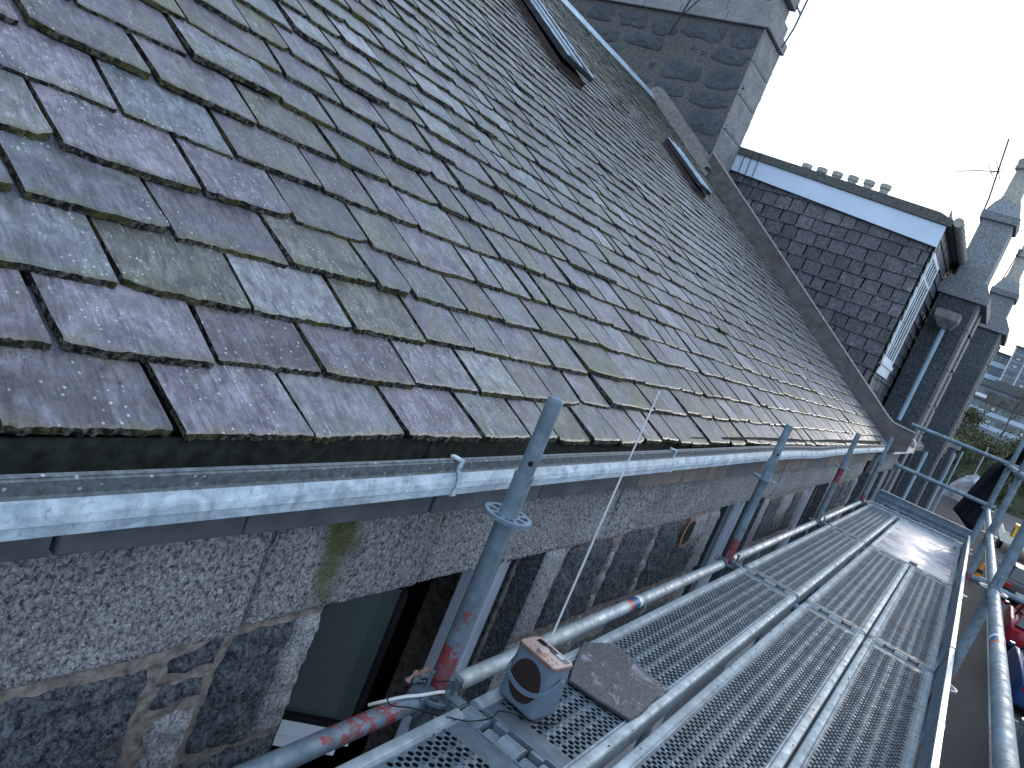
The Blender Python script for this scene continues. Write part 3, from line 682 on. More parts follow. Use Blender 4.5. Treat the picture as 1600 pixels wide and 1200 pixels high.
# ---- two roof windows, propped ajar
def skylight(x0, x1, s0, s1, op, h=.07):
    sk = bpy.data.objects.new('skylight', None); link(sk, tenement); sk.matrix_parent_inverse = Matrix.Translation((0, 0, -GZ))
    def rb(b, xa, xb, sa, sb, ha, hb, m=0, hl=0):
        vs = []
        for x in (xa, xb):
            for s_ in (sa, sb):
                l = hl * (s1 - s_) / (s1 - s0)
                for hh in (ha, hb): vs.append(RP(x, s_, hh + l))
        b.add(vs, [(0, 1, 3, 2), (4, 6, 7, 5), (0, 4, 5, 1), (2, 3, 7, 6), (0, 2, 6, 4), (1, 5, 7, 3)], m)
    b = MB(); rb(b, x0 - .04, x0, s0 - .04, s1 + .04, -.01, h); rb(b, x1, x1 + .04, s0 - .04, s1 + .04, -.01, h); rb(b, x0, x1, s0 - .04, s0, -.01, h - .002); rb(b, x0, x1, s1, s1 + .04, -.01, h - .002)
    b.build('curb', M['ironbrown'], sk)
    b = MB(); rb(b, x0 - .03, x1 + .03, s0 - .11, s0 - .042, .024, .029); b.build('apron', M['ironbrown'], sk)
    b = MB(); q = .05
    for (xa, xb, sa, sb) in ((x0 - q, x0, s0 - q, s1 + q), (x1, x1 + q, s0 - q, s1 + q), (x0 + .001, x1 - .001, s0 - q, s0), (x0 + .001, x1 - .001, s1, s1 + q)): rb(b, xa, xb, sa, sb, h + .004, h + .05, 0, op)
    lid = b.build('lid', M['iron'], sk)
    b = MB(); rb(b, x0 - q, x0 - .01, s0 - q, s1 + q, h + .051, h + .060, 0, op); rb(b, x1 + .01, x1 + q, s0 - q, s1 + q, h + .051, h + .060, 0, op); rb(b, (x0 + x1) / 2 - .02, (x0 + x1) / 2 + .02, s0 - q, s1 + q, h + .05, h + .062, 0, op)
    b.build('bright_bar', M['ridge'], lid)
    b = MB(); rb(b, x0 + .002, x1 - .002, s0 + .001, s1 - .001, h + .030, h + .038, 0, op); b.build('pane', M['glass'], lid)
    b = MB(); rb(b, x0 + .001, x1 - .001, s0 + .001, s1 - .001, -.012, .012); b.build('shaft', M['under'], sk)
    return sk
SKY = [(4.08, 4.50, 3.80, 5.0, .035), (7.70, 8.02, 3.74, 4.46, .02)]
for a in SKY: skylight(*a)

# ------------------------------------------------------------------ scaffold frame: one bolted frame, its tubes are parts
PY, OY = .086, -1.03
XB = [-2.587, 0.0, 2.587, 5.23, 7.94]
frame = empty('scaffold', (0, PY, GZ), 'galvanised tube scaffold with ledgers, standards and guard rails along the eaves', 'scaffold')
FI = Matrix.Translation(-Vector((0, PY, GZ)))
def fpart(b, name, mats, parent=None, **kw):
    o = b.build(name, mats, parent or frame, **kw)
    if parent is None or parent.type == 'EMPTY': o.matrix_parent_inverse = FI
    return o
def ros_geom(b, x, y, z, n=8, ph=0):
    ri, r1, r2, ro, t = .0245, .031, .050, .0615, .0045
    N = n * 6
    def ring(r, f=None): return [(x + r * math.cos(2 * math.pi * k / N + ph) , y + r * math.sin(2 * math.pi * k / N + ph)) for k in range(N)]
    R_ = [ring(ri), ring(r1), ring(r2), ring(ro)]
    vs = [(p[0], p[1], z + s_) for s_ in (-t, t) for rr in R_ for p in rr]; fs = []
    I = lambda s_, rr, k: s_ * 4 * N + rr * N + k % N
    for k in range(N):
        k2 = k + 1
        for (a, c) in ((0, 1), (2, 3), (1, 2)):
            if (a, c) == (1, 2) and (k % 6) not in (0, 1): continue
            fs += [(I(1, a, k), I(1, c, k), I(1, c, k2), I(1, a, k2)), (I(0, a, k), I(0, a, k2), I(0, c, k2), I(0, c, k))]
        fs.append((I(0, 3, k), I(0, 3, k2), I(1, 3, k2), I(1, 3, k)))
        if (k % 6) not in (0, 1): fs += [(I(0, 1, k), I(1, 1, k), I(1, 1, k2), I(0, 1, k2)), (I(0, 2, k), I(0, 2, k2), I(1, 2, k2), I(1, 2, k))]
    for k in range(N):
        if k % 6 == 0: fs.append((I(0, 1, k), I(0, 2, k), I(1, 2, k), I(1, 1, k)))
        if k % 6 == 2: fs.append((I(0, 1, k), I(1, 1, k), I(1, 2, k), I(0, 2, k)))
    b.add(vs, fs)
def standard(x, y, z0, ztop, red, ros=(-.025, .475), spig=True, lean=0, label=None):
    b = MB(); zj = (.575 if spig else ztop)
    pts, at, rr = [], [], []
    z = z0; zs = sorted(set([z0, zj] + [q for r in red for q in (r[0] - .03, r[0], r[0] + .01, (r[0] + r[1]) / 2, r[1] - .01, r[1], r[1] + .03) if z0 < q < zj] + [ros[-1] - .012, ros[-1] + .012]))
    for q in zs:
        pts.append((x, y, q)); a = 0
        for r in red:
            if r[0] <= q <= r[1]: a = .78
            elif r[0] - .035 <= q <= r[1] + .035: a = max(a, .25)
        at.append(a); rr.append(.02415)
    b.tube(pts, rr, 24, 0, True, at)
    st = fpart(b, 'standard', M['galv_paint'], attr=True, smooth=True, label=label)
    if spig:
        b = MB(); b.tube([(x, y, zj - .001), (x, y, zj + .012), (x, y, zj + .0121), (x, y, ztop - .012), (x, y, ztop - .004), (x, y, ztop)], [.0255, .0255, .0205, .0205, .0195, .0175], 24)
        fb = b.build('spigot', M['galv'], st, smooth=True)
        h = MB(); 
        for t in (3.75,): 
            c = Vector((x, y, zj + .045)); d = Vector((math.cos(t), math.sin(t), 0)); u = Vector((-d.y, d.x, 0))
            vs = [c + d * .0209 + u * .0062 * math.cos(k) + Vector((0, 0, .0075 * math.sin(k))) for k in [2 * math.pi * q / 12 for q in range(12)]]
            h.add(vs, [tuple(range(12))])
        h.build('pin_hole', M['rubber'], st, flip=False)
    for zz in ros:
        b = MB(); ros_geom(b, x, y, zz, 8, R(7)); b.build('rosette', M['galv'], st)
    return st
standard(XB[0], PY, -2.2, .787, [(-.02, .10)])
standard(XB[1], PY, GZ, .787, [(-.02, .105)], label='nearest inner standard with red paint round its foot')
standard(XB[2], PY, GZ, .787, [(-.02, .095)])
standard(XB[3], PY, GZ, .787, [(.36, .46)], label='inner standard with a red band below its upper rosette')
standard(XB[4], PY, GZ, .787, [(-.03, .06)])
for i, x in enumerate(XB): standard(x, OY, GZ, 1.45 if i > 1 else 1.3, [(-.05, .02)] if i == 2 else ([(-.01, .13)] if i == 3 else []), ros=(-.525, -.025, .475, .975), spig=False)
standard(8.36, OY, GZ, 1.03, [], ros=(-.025, .475, .975), spig=False)
def wedge_head(b, x, y, z, d):
    """cast head clamped on the rosette, with its flat wedge; d points along the tube"""
    d = Vector(d).normalized(); u = Vector((-d.y, d.x, 0)); c = Vector((x, y, z))
    def ob(a0, a1, b0, b1, z0, z1, tp=1.0):
        vs = [c + d * a + u * (bb * (tp if a == a0 else 1)) + Vector((0, 0, zz)) for a in (a0, a1) for bb in (b0, b1) for zz in (z0, z1)]
        b.add(vs, [(0, 1, 3, 2), (4, 6, 7, 5), (0, 4, 5, 1), (2, 3, 7, 6), (0, 2, 6, 4), (1, 5, 7, 3)])
    ob(.027, .085, -.020, .020, .007, .030, .75); ob(.027, .085, -.020, .020, -.034, -.007, .75); ob(.064, .090, -.0235, .0235, -.026, .0245)
    ob(.042, .054, -.003, .003, -.085, .068); ob(.040, .056, -.0042, .0042, .068, .078)
def ledger(x0, x1, y, z, mat, red=None, parent=None, label=None, sticker=None, n=24):
    b = MB(); a, c = x0 + .088, x1 - .088; xs = sorted(set([a, c] + ([q for r in red for q in r] if red else [])))
    xs = [a + (c - a) * i / 28 for i in range(29)]
    at = []
    for q in xs:
        v = 0
        if red:
            for r in red:
                if r[0] <= q <= r[1]: v = .53
                elif r[0] - .1 <= q <= r[1] + .1: v = max(v, .05)
        at.append(v)
    b.tube([(q, y, z) for q in xs], .02415, n, 0, True, at)
    o = fpart(b, 'ledger', mat, attr=True, smooth=True, label=label)
    for (xx, dd) in ((x0, 1), (x1, -1)): b = MB(); wedge_head(b, xx, y, z, (dd, 0, 0)); b.build('wedge_head', M['cast'], o, bevel=.002)
    if sticker:
        for (s0, s1, m) in ((-.062, -.038, 'tape_red'), (-.0378, .03, 'tape_blue'), (.0302, .062, 'tape_white')):
            b = MB(); b.tube([(sticker + s0, y, z), (sticker + s1, y, z)], .0246, 24, 0, False); b.build('sticker_band', M[m], o, smooth=True)
    return o
for i in range(4):
    ledger(XB[i], XB[i + 1], PY, -.028, M['galv_paint'] if i == 0 else M['galv_light'], [(-.40, -.10)] if i == 0 else ([]), sticker=(1.29 if i == 1 else None), label=('near ledger with worn red paint at its end' if i == 0 else None))
    ledger(XB[i], XB[i + 1], OY, .475, M['galv_paint'], sticker=(1.45 if i == 1 else None), label='outer guard rail')
    ledger(XB[i], XB[i + 1], OY, .975, M['galv_paint'], label='upper outer guard rail') if i > 1 else None
for z in (-2.03,):
    for i in range(4): ledger(XB[i], XB[i + 1], OY, z, M['galv_paint']); ledger(XB[i], XB[i + 1], PY, z, M['galv_paint'])
def cross(x, z, y0, y1, name='transom', r=.02415):
    b = MB(); zt_ = z - .025; b.tube([(x, y1 - .060, z), (x, y1 - .088, z - .004), (x, y1 - .115, zt_), (x, (y0 + y1) / 2, zt_), (x, y0 + .115, zt_), (x, y0 + .088, z - .004), (x, y0 + .06, z)], r, 20); o = fpart(b, name, M['galv'], smooth=True)
    for (yy, dd) in ((y0, 1), (y1, -1)): b = MB(); wedge_head(b, x, yy, z, (0, dd, 0)); b.build('wedge_head', M['cast'], o, bevel=.002)
for x in XB: cross(x, -.032, OY, PY); cross(x, -2.03, OY, PY)
b = MB(); b.tube([(8.33, -1.12, .995), (8.33, -.5, .995), (8.33, .0, .995)], .02415, 18); fpart(b, 'end_rail', M['galv'], smooth=True)
b = MB(); b.tube([(8.33, -1.10, .50), (8.33, -.5, .50), (8.33, -.02, .50)], .02415, 18); o = fpart(b, 'end_rail', M['galv'], smooth=True)
b = MB(); b.lathe([(.034, -.02), (.040, -.018), (.040, .018), (.034, .02)], (8.33, -.04, .50), 14, 0, 'y'); b.box(8.30, 8.36, -.055, -.025, .45, .47); b.build('coupler', M['cast'], o)
b = MB()                                          # outer brace below deck level
b.tube([(.35, OY - .06, -1.95), (2.54, OY - .06, -.18)], .0215, 16); fpart(b, 'brace', M['galv'], smooth=True)
b = MB(); b.tube([(2.66, OY - .06, -1.95), (5.2, OY - .06, -.18)], .0215, 16); fpart(b, 'brace', M['galv'], smooth=True)
b = MB()                                          # lattice tubes sticking out into the street bay
b.tube([(5.23, OY - .02, .13), (5.23, OY - .75, .13)], .0215, 16); b.lathe([(.034, -.03), (.034, .03)], (5.23, OY - .10, .13), 14, 0, 'y'); fpart(b, 'side_tube', M['galv'], smooth=True)

# ------------------------------------------------------------------ planks (each rests in the frame by its claws, each a thing of its own)
def hole_panel(b, L, W, z, dx=.0170, dy=.0195, r=.0074, hd=.012):
    """flat sheet with real staggered holes; x 0..L, y 0..-W; four lines of small raised holes stiffen the sheet"""
    nx = int((L - .11) / dx); nx -= 1 - nx % 2; x0 = (L - nx * dx) / 2; ny = int((W - .006) / dy); e = (W - ny * dy) / 2
    def quad(xa, xb, ya, yb): b.add([(xa, ya, z), (xb, ya, z), (xb, yb, z), (xa, yb, z)], [(0, 3, 2, 1)], 0)
    quad(0, x0, 0, -W); quad(L - x0, L, 0, -W)
    lines = [-W * k / 5 for k in (1, 2, 3, 4)]
    for i in range(nx):
        xa = x0 + i * dx; xb = xa + dx; o = e + (dy / 2 if i % 2 else 0); n = ny - (i % 2)
        quad(xa, xb, 0, -o); quad(xa, xb, -o - n * dy, -W)
        for k in range(n):
            ya = -o - k * dy; yb = ya - dy; cx, cy = (xa + xb) / 2, (ya + yb) / 2
            near = min(abs(cy - q) for q in lines) < .0056; rr = r * .42 if near else r; lift = .0014 if near else -.0008
            outer = [(xa, ya), (cx, ya), (xb, ya), (xb, cy), (xb, yb), (cx, yb), (xa, yb), (xa, cy)]; vs = [(ox, oy, z) for ox, oy in outer]
            an = [math.atan2(oy - cy, ox - cx) for ox, oy in outer]
            vs += [(cx + rr * 1.14 * math.cos(t), cy + rr * 1.14 * math.sin(t), z + lift) for t in an]
            vs += [(cx + rr * math.cos(t), cy + rr * math.sin(t), z - .002) for t in an] + [(cx + rr * .97 * math.cos(t), cy + rr * .97 * math.sin(t), z - hd) for t in an]
            b.add(vs, [(q, q + 8, (q + 1) % 8 + 8, (q + 1) % 8) for q in range(8)] + [(q + 8, q + 16, (q + 1) % 8 + 16, (q + 1) % 8 + 8) for q in range(8)], 0)
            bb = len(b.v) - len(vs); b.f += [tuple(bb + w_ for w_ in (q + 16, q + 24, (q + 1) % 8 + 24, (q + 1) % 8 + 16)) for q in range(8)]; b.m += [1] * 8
def plank_meshes(L, W=.312, name='scaffold_plank'):
    t = bpy.data.objects.new(name, None); link(t); rail = .036
    b = MB(); hole_panel(b, L - .09, W - 2 * rail, -.004)
    b.v = [(v[0] + .045, v[1] - rail, v[2]) for v in b.v]
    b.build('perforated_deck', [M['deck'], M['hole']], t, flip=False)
    b = MB()                                      # rolled side rails with a bright bead beside the groove
    pr = [(0, -.058), (0, -.004), (-.003, .001), (-.010, .004), (-.026, .003), (-.029, -.001), (-.031, -.003), (-.033, .0015), (-.036, .0015), (-.0375, -.0055), (-.028, -.008), (-.028, -.058)]
    n = 6
    for sgn, off in ((1, 0), (-1, -W)):
        vs = []
        for j in range(n + 1):
            for (y, z) in pr: vs.append((.036 + (L - .072) * j / n, off + sgn * y, z))
        q = len(pr); b.add(vs, [(j * q + k, (j + 1) * q + k, (j + 1) * q + (k + 1) % q, j * q + (k + 1) % q) for j in range(n) for k in range(q)] + [tuple(range(q)), tuple(range(n * q, n * q + q))])
    b.build('side_rail', M['deck_rail'], t, smooth=True, ang=30)
    bc = MB()                                     # end caps and claws hooked over the transom
    for e, sg in ((0, 1), (L, -1)):
        bc.box(min(e + sg * .041, e + sg * .0445), max(e + sg * .041, e + sg * .0445), -W + .0365, -.0365, -.055, -.001)
        for yc in ((-.105, -.215) if sg > 0 else (-.045, -.160, -.272)):
            b = MB(); vs = []; N = 7; w2 = .020 if sg > 0 else .031; ro = .046 if sg > 0 else .0615
            for k in range(N + 1):
                a = math.pi * (1.0 - k / N * .95) if sg > 0 else math.pi * k / N * .95
                for (rr) in (.0275, ro):
                    for yy in (yc - w2, yc + w2): vs.append((e + rr * .82 * math.cos(a), yy, -.057 + rr * math.sin(a)))
            b.add(vs, [(4 * k + p, 4 * k + q_, 4 * k + 4 + q_, 4 * k + 4 + p) for k in range(N) for (p, q_) in ((0, 1), (1, 3), (3, 2), (2, 0))] + [(0, 1, 3, 2), (4 * N, 4 * N + 1, 4 * N + 3, 4 * N + 2)])
            b.box(min(e + sg * .026, e + sg * .046), max(e + sg * .026, e + sg * .046), yc - w2 + .001, yc + w2 - .001, -.05, -.0025)
            b.build('claw', M['claw'], t, bevel=.0016)
    bc.build('end_cap', M['claw'], t)
    return t
PL = {}
def plank(i, yoff, label, dz=0, group='perforated steel planks of the working deck'):
    L = XB[i + 1] - XB[i]; key = round(L, 3)
    if key not in PL: t = plank_meshes(L); PL[key] = t
    else: t = copy_tree(PL[key])
    t.location = (XB[i], yoff, dz); tag(t, label, 'scaffold plank', group); return t
plank(0, .0, 'near perforated plank beside the wall, its hooked end at the foot of the nearest pole')
plank(0, -.345, 'near perforated middle plank at the bottom edge of the photo, before the first joint')
plank(0, -.667, 'near perforated outer plank at the bottom edge, before the first joint')
plank(1, .0, 'perforated plank beside the wall that carries the radio and the loose slate')
plank(1, -.346, 'perforated middle plank in the foreground bay, right of the dark gap')
plank(1, -.667, 'perforated outer plank in the foreground bay, beside the long bright toe board')
plank(2, .0, 'perforated plank beside the wall in the second bay, from the second pole to the third')
plank(2, -.346, 'perforated middle plank of the second bay, ending at the plywood platform')
plank(2, -.667, 'perforated outer plank of the second bay, ending at the plywood platform')
plank(3, .0, 'farthest perforated plank beside the wall, left of the plywood platform')
for i, yo, l in ((0, -.17, 'added unseen plank under the nearest bay beside the wall, darkening the gaps'), (1, -.17, 'added unseen plank under the radio, beside the wall, darkening the gaps'), (2, -.17, 'added unseen plank under the second bay beside the wall, darkening the gaps'), (0, -.50, 'added unseen middle plank under the nearest bay, darkening the gaps'), (1, -.50, 'added unseen middle plank that darkens the gap of the foreground bay'), (2, -.50, 'added unseen middle plank under the second bay, darkening the gaps')):
    plank(i, yo, l, -1.998, 'added planks below the deck that darken its gaps')  # added planks under the deck, blocking light so gaps and holes go dark
# crosswise plank at the far end
xp = plank_meshes(1.10); xp.location = (7.985, .075, .004); xp.rotation_euler.z = -math.pi / 2
xp.location = (8.30, .075, .004)
tag(xp, 'short perforated plank lying crosswise in front of the end toe board', 'scaffold plank')
# platform with plywood hatch
hp = empty('hatch_platform', (XB[3], -.345, 0), 'wide platform with a wet worn plywood panel catching the light', 'platform')
Lh, Wh = XB[4] - XB[3], .63
b = MB()
for y in (0, -Wh + .03): b.prism([(y, -.07), (y, .0), (y - .006, .004), (y - .024, .004), (y - .03, .0), (y - .03, -.07)], 0, .02, Lh - .02)
b.box(.02, .055, -Wh + .0305, -.0305, -.06, -.001); b.box(Lh - .055, Lh - .02, -Wh + .0305, -.0305, -.06, -.001); b.box(.055, .062, -Wh + .06, -.06, -.0005, .003)
b.build('frame', M['deck_rail'], hp, bevel=.002)
b = MB(); nx, ny = 40, 12; x0, x1, y0, y1 = .056, Lh - .056, -Wh + .031, -.031
vs = [(x0 + (x1 - x0) * i / nx, y0 + (y1 - y0) * j / ny, .0005 + .003 * fnoise(i * .22, j * .3)) for i in range(nx + 1) for j in range(ny + 1)]
b.add(vs, [(i * (ny + 1) + j, (i + 1) * (ny + 1) + j, (i + 1) * (ny + 1) + j + 1, i * (ny + 1) + j + 1) for i in range(nx) for j in range(ny)])
b.build('plywood_panel', M['ply'], hp, smooth=True)
b = MB()
for (x, y) in ((2.3, -.575), (2.36, -.575), (2.42, -.575)): b.box(x, x + .022, y - .014, y + .014, .004, .007)
b.box(.08, .16, -.36, -.30, .004, .010)
b.build('latch', M['iron'], hp)
b = MB()
for e, sg in ((0, 1), (Lh, -1)):
    for yc in (-.06, -.2, -.43, -.57): b.box(min(e - sg * .03, e + sg * .03), max(e - sg * .03, e + sg * .03), yc - .022, yc + .022, -.006, .0015)
b.build('claw', M['deck_rail'], hp, bevel=.003)

# ------------------------------------------------------------------ toe boards
def toe(L, H=.152):
    t = bpy.data.objects.new('toe_board', None); link(t)
    b = MB()
    pr = [(0, 0), (0, H), (-.004, H + .002), (-.004, H * .62), (-.012, H * .56), (-.012, H * .40), (-.004, H * .34), (-.004, .03), (-.012, .02), (-.012, 0)]
    b.prism(pr, 0, .02, L - .02); b.build('board', M['toe'], t)
    b = MB(); b.prism([(.0005, H - .006), (.0005, H + .003), (-.019, H + .004), (-.019, H - .003), (-.0045, H - .003), (-.0045, H - .006)], 0, .018, L - .018); b.build('lip', M['toe_lip'], t)
    b = MB()
    for x in (.0, L - .02): b.box(x, x + .02, -.020, .004, .01, H - .01)
    b.build('end_fitting', M['cast'], t, bevel=.003)
    return t
tb = None; tl = ['long toe board with a bright lip beside the foreground planks', 'toe board with a bright lip beside the second bay of planks', 'far toe board beside the plywood platform', 'near toe board at the bottom edge of the photo']
for q, i in enumerate((1, 2, 3, 0)):
    L = XB[i + 1] - XB[i]; t = toe(L); t.location = (XB[i], -.987, -.005); tag(t, tl[q], 'toe board', 'galvanised toe boards along the outer edge')
t = toe(1.04, .15); t.rotation_euler.z = -math.pi / 2; t.location = (8.325, -.0, .02); tag(t, 'short toe board standing crosswise at the far end of the deck', 'toe board')
# ------------------------------------------------------------------ black tarpaulin tied to the far end
n, m_ = 16, 14; vs = []
TL = [(-1.14, 1.42), (-.99, 1.08), (-.90, .93), (-.87, .86), (-.80, .52), (-.745, .30)]
TR = [(-1.16, 1.42), (-1.12, 1.02), (-1.075, .80), (-1.06, .60), (-1.05, .36), (-1.035, .12)]
def pl(P, t):
    t *= len(P) - 1; i = min(int(t), len(P) - 2); f = t - i; return (P[i][0] * (1 - f) + P[i + 1][0] * f, P[i][1] * (1 - f) + P[i + 1][1] * f)
for i in range(m_ + 1):
    a, c = pl(TL, i / m_), pl(TR, i / m_)
    for j in range(n + 1):
        u = j / n; y = a[0] + (c[0] - a[0]) * u; z = a[1] + (c[1] - a[1]) * u
        vs.append((8.42 + .035 * math.sin(u * 11 + i * .3) * (1 - .3 * u) + .02 * fnoise(u * 3, i * .3), y, z))
b = MB(); b.add(vs, [(i * (n + 1) + j, (i + 1) * (n + 1) + j, (i + 1) * (n + 1) + j + 1, i * (n + 1) + j + 1) for i in range(m_) for j in range(n)])
o = b.build('tarpaulin', M['cloth'], smooth=True, label='black tarpaulin hanging in folds from the far outer poles', cat='tarpaulin'); sm = o.modifiers.new('thickness', 'SOLIDIFY'); sm.thickness = .003

# ------------------------------------------------------------------ loose slate lying on the planks
b = MB(); O = [(.396, -.084), (.50, -.045), (.654, .006), (.70, -.015), (.782, -.047), (.765, -.13), (.742, -.20), (.729, -.279), (.60, -.276), (.50, -.285), (.418, -.279), (.402, -.18)]
O = [(x, y - .008) for x, y in O]
cxs = sum(p[0] for p in O) / len(O); cys = sum(p[1] for p in O) / len(O); PT = []
for i in range(len(O)):
    a, c = O[i], O[(i + 1) % len(O)]
    for k in range(6): f = k / 6; PT.append((a[0] + (c[0] - a[0]) * f + .0028 * fnoise(i * 3 + k * .8, 1), a[1] + (c[1] - a[1]) * f + .0028 * fnoise(i * 3 + k * .8, 9)))
N = len(PT); vs = []
for r in range(7):
    f = 1 - r / 6 if r else 1.0
    f = [1, .985, .93, .75, .5, .25, .0][r]
    for p in PT: X, Y = cxs + (p[0] - cxs) * f, cys + (p[1] - cys) * f; vs.append((X, Y, .0145 + .0022 * fnoise(X * 14, Y * 14) - (.003 if r == 0 else 0)))
fs = [(r * N + k, r * N + (k + 1) % N, (r + 1) * N + (k + 1) % N, (r + 1) * N + k) for r in range(6) for k in range(N)]
b0 = len(vs); vs += [(p[0] + .001, p[1], .0052) for p in PT]; fs += [(b0 + k, b0 + (k + 1) % N, (k + 1) % N, k) for k in range(N)]
b.av = .6142; b.add(vs, fs); b.build('loose_slate', M['slate_grey'], smooth=True, ang=40, attr=True, label='loose roof slate lying on the planks behind the radio', cat='slate')

b = MB(); rng = random.Random(12)
for i in range(420):
    x = rng.uniform(-.4, 7.6); lane = rng.choice((-.03, -.31, -.36, -.64, -.69, -.955, -.17, -.5, -.82)); y = lane + rng.gauss(0, .012 if lane in (-.03, -.31, -.36, -.64, -.69, -.955) else .08)
    if not (-.97 < y < -.005) or (x < .8 and y > -.3 and x > .05): continue
    r = rng.uniform(.0012, .0042) * (1.6 if rng.random() < .05 else 1); t = rng.uniform(0, 3); zt_ = .0035 if lane not in (-.17, -.5, -.82) else -.003
    vs = [(x + r * (1 + .5 * rng.random()) * math.cos(t + a), y + r * (.6 + .5 * rng.random()) * math.sin(t + a), zt_) for a in (0, 1.5, 3.1, 4.6)]
    vs += [(p[0], p[1], p[2] + r * .5) for p in vs]; b.add(vs, [(4, 5, 6, 7), (0, 1, 5, 4), (1, 2, 6, 5), (2, 3, 7, 6), (3, 0, 4, 7)])
b.build('grit', plain('slate grit', (.05, .052, .05), .9, 0, 60, .5, 0), kind='stuff')
# ------------------------------------------------------------------ radio
rad = empty('portable_radio', (.178, -.083, .0045), 'blue grey portable radio with rose gold top and long aerial, standing on the planks', 'radio')
rad.rotation_euler.z = R(-9)
def rrect(wx, wy, r, n=6):
    o = []
    for (sx, sy, a0) in ((1, 1, 0), (-1, 1, 90), (-1, -1, 180), (1, -1, 270)):
        for k in range(n + 1):
            a = R(a0 + 90 * k / n); o.append((sx * (wx / 2 - r) + r * math.cos(a), sy * (wy / 2 - r) + r * math.sin(a)))
    return o
def loft(b, secs, m=0, cap=True):
    n = len(secs[0][0]); vs = []
    for (pts, z, ox) in secs: vs += [(p[0] + ox, p[1], z) for p in pts]
    fs = [(i * n + k, i * n + (k + 1) % n, (i + 1) * n + (k + 1) % n, (i + 1) * n + k) for i in range(len(secs) - 1) for k in range(n)]
    if cap: fs += [tuple(range(n))[::-1], tuple(range((len(secs) - 1) * n, len(secs) * n))]
    b.add(vs, fs, m)
H = .150
b = MB(); loft(b, [(rrect(.104, .122, .016), 0, 0), (rrect(.112, .130, .020), .004, 0), (rrect(.112, .131, .021), .012, 0), (rrect(.086, .128, .016), H - .009, -.006)])
b.build('body', M['radio'], rad, smooth=True, ang=50)
b = MB(); loft(b, [(rrect(.088, .131, .016), H - .0088, -.006), (rrect(.089, .132, .016), H - .002, -.006), (rrect(.088, .131, .016), H, -.006)]); top = b.build('top_rim', M['gold_dark'], rad, smooth=True, ang=40)
b = MB(); loft(b, [(rrect(.084, .127, .014), H + .0002, -.006), (rrect(.083, .126, .0135), H + .0022, -.006)]); tp = b.build('top_panel', M['gold'], rad, smooth=True, ang=40)
b = MB(); b.box(.006, .026, -.056, .050, H + .0024, H + .0032); b.build('display', M['screen'], tp, bevel=.0008)
b = MB(); b.box(.009, .023, -.040, -.018, H + .0033, H + .0037); b.build('lit_window', M['lcd'], tp)
b = MB(); b.lathe([(.0165, 0), (.0165, .008), (.0155, .010), (.006, .0105), (.0005, .0105)], (-.022, .002, H + .0024), 28); b.build('dial', M['gold'], tp, smooth=True, ang=40)
for (x, y) in [(-.036, .046), (-.036, .030), (-.018, .046), (-.018, .030), (-.036, -.030), (-.036, -.046), (-.018, -.030), (-.018, -.046)]:
    b = MB(); b.lathe([(.0042, 0), (.0042, .0015), (.0036, .0022), (.0004, .0023)], (x, y, H + .0024), 12); b.build('button', M['gold'], tp, smooth=True)
# speaker cloth: an oval on the sloping front
fs_ = lambda z: -.056 + (z - .012) * ((-.006 - .043) - (-.056)) / (H - .021)
b = MB(); vs = [(fs_(.078) - .0012, 0, .078)]; NN = 40
for r in (1, 1.05):
    for k in range(NN):
        a = 2 * math.pi * k / NN; y = .0475 * math.cos(a) * (r); z = .074 + .055 * math.sin(a) * r; vs.append((fs_(z) - (.0014 if r == 1 else -.0004), y, z))
b.add(vs, [(0, 1 + k, 1 + (k + 1) % NN) for k in range(NN)] + [(1 + k, 1 + NN + k, 1 + NN + (k + 1) % NN, 1 + (k + 1) % NN) for k in range(NN)])
b.build('speaker_grille', M['grille'], rad)
# strap hanging across the front, fixed by a rivet on each side
b = MB(); vs = []; NS = 30; sw = .0075
for k in range(NS + 1):
    a = math.pi * k / NS; y = -.0695 * math.cos(a); dz = math.sin(a) ** .8; z = .115 - .062 * dz; x = -.004 + (fs_(z) - .006 + .004) * min(1, math.sin(a) * 1.9)
    for (ox, oz) in ((0, -sw), (-.0022, -sw), (-.0022, sw), (0, sw)): vs.append((x + ox * (math.sin(a) + .1), y * (1 + (.03 if ox else 0) * abs(math.cos(a))), z + oz * .9))
b.add(vs, [(4 * k + q, 4 * k + (q + 1) % 4, 4 * k + 4 + (q + 1) % 4, 4 * k + 4 + q) for k in range(NS) for q in range(4)] + [(0, 1, 2, 3), (4 * NS, 4 * NS + 1, 4 * NS + 2, 4 * NS + 3)])
st = b.build('strap', M['radio2'], rad, smooth=True, ang=50)
for s_ in (1, -1):
    b = MB(); b.lathe([(.0055, -.0745 * 1 if s_ < 0 else .0685), (.005, -.0685 if s_ < 0 else .0745)], (-.004, 0, .115), 14, 0, 'y'); b.build('rivet', M['gold'], st)
b = MB(); b.tube([(.050, .038, .10), (.050, .038, .45), (.049, .038, .4501), (.050, .038, .65), (.0502, .038, .6501), (.0515, .037, .872)], [.0030, .0030, .0025, .0025, .0020, .0019], 10); an = b.build('aerial', M['chrome'], rad, smooth=True)
b = MB(); b.lathe([(.0022, 0), (.0022, .006)], (.0515, .037, .872), 10); b.build('aerial_tip', M['chrome'], an)
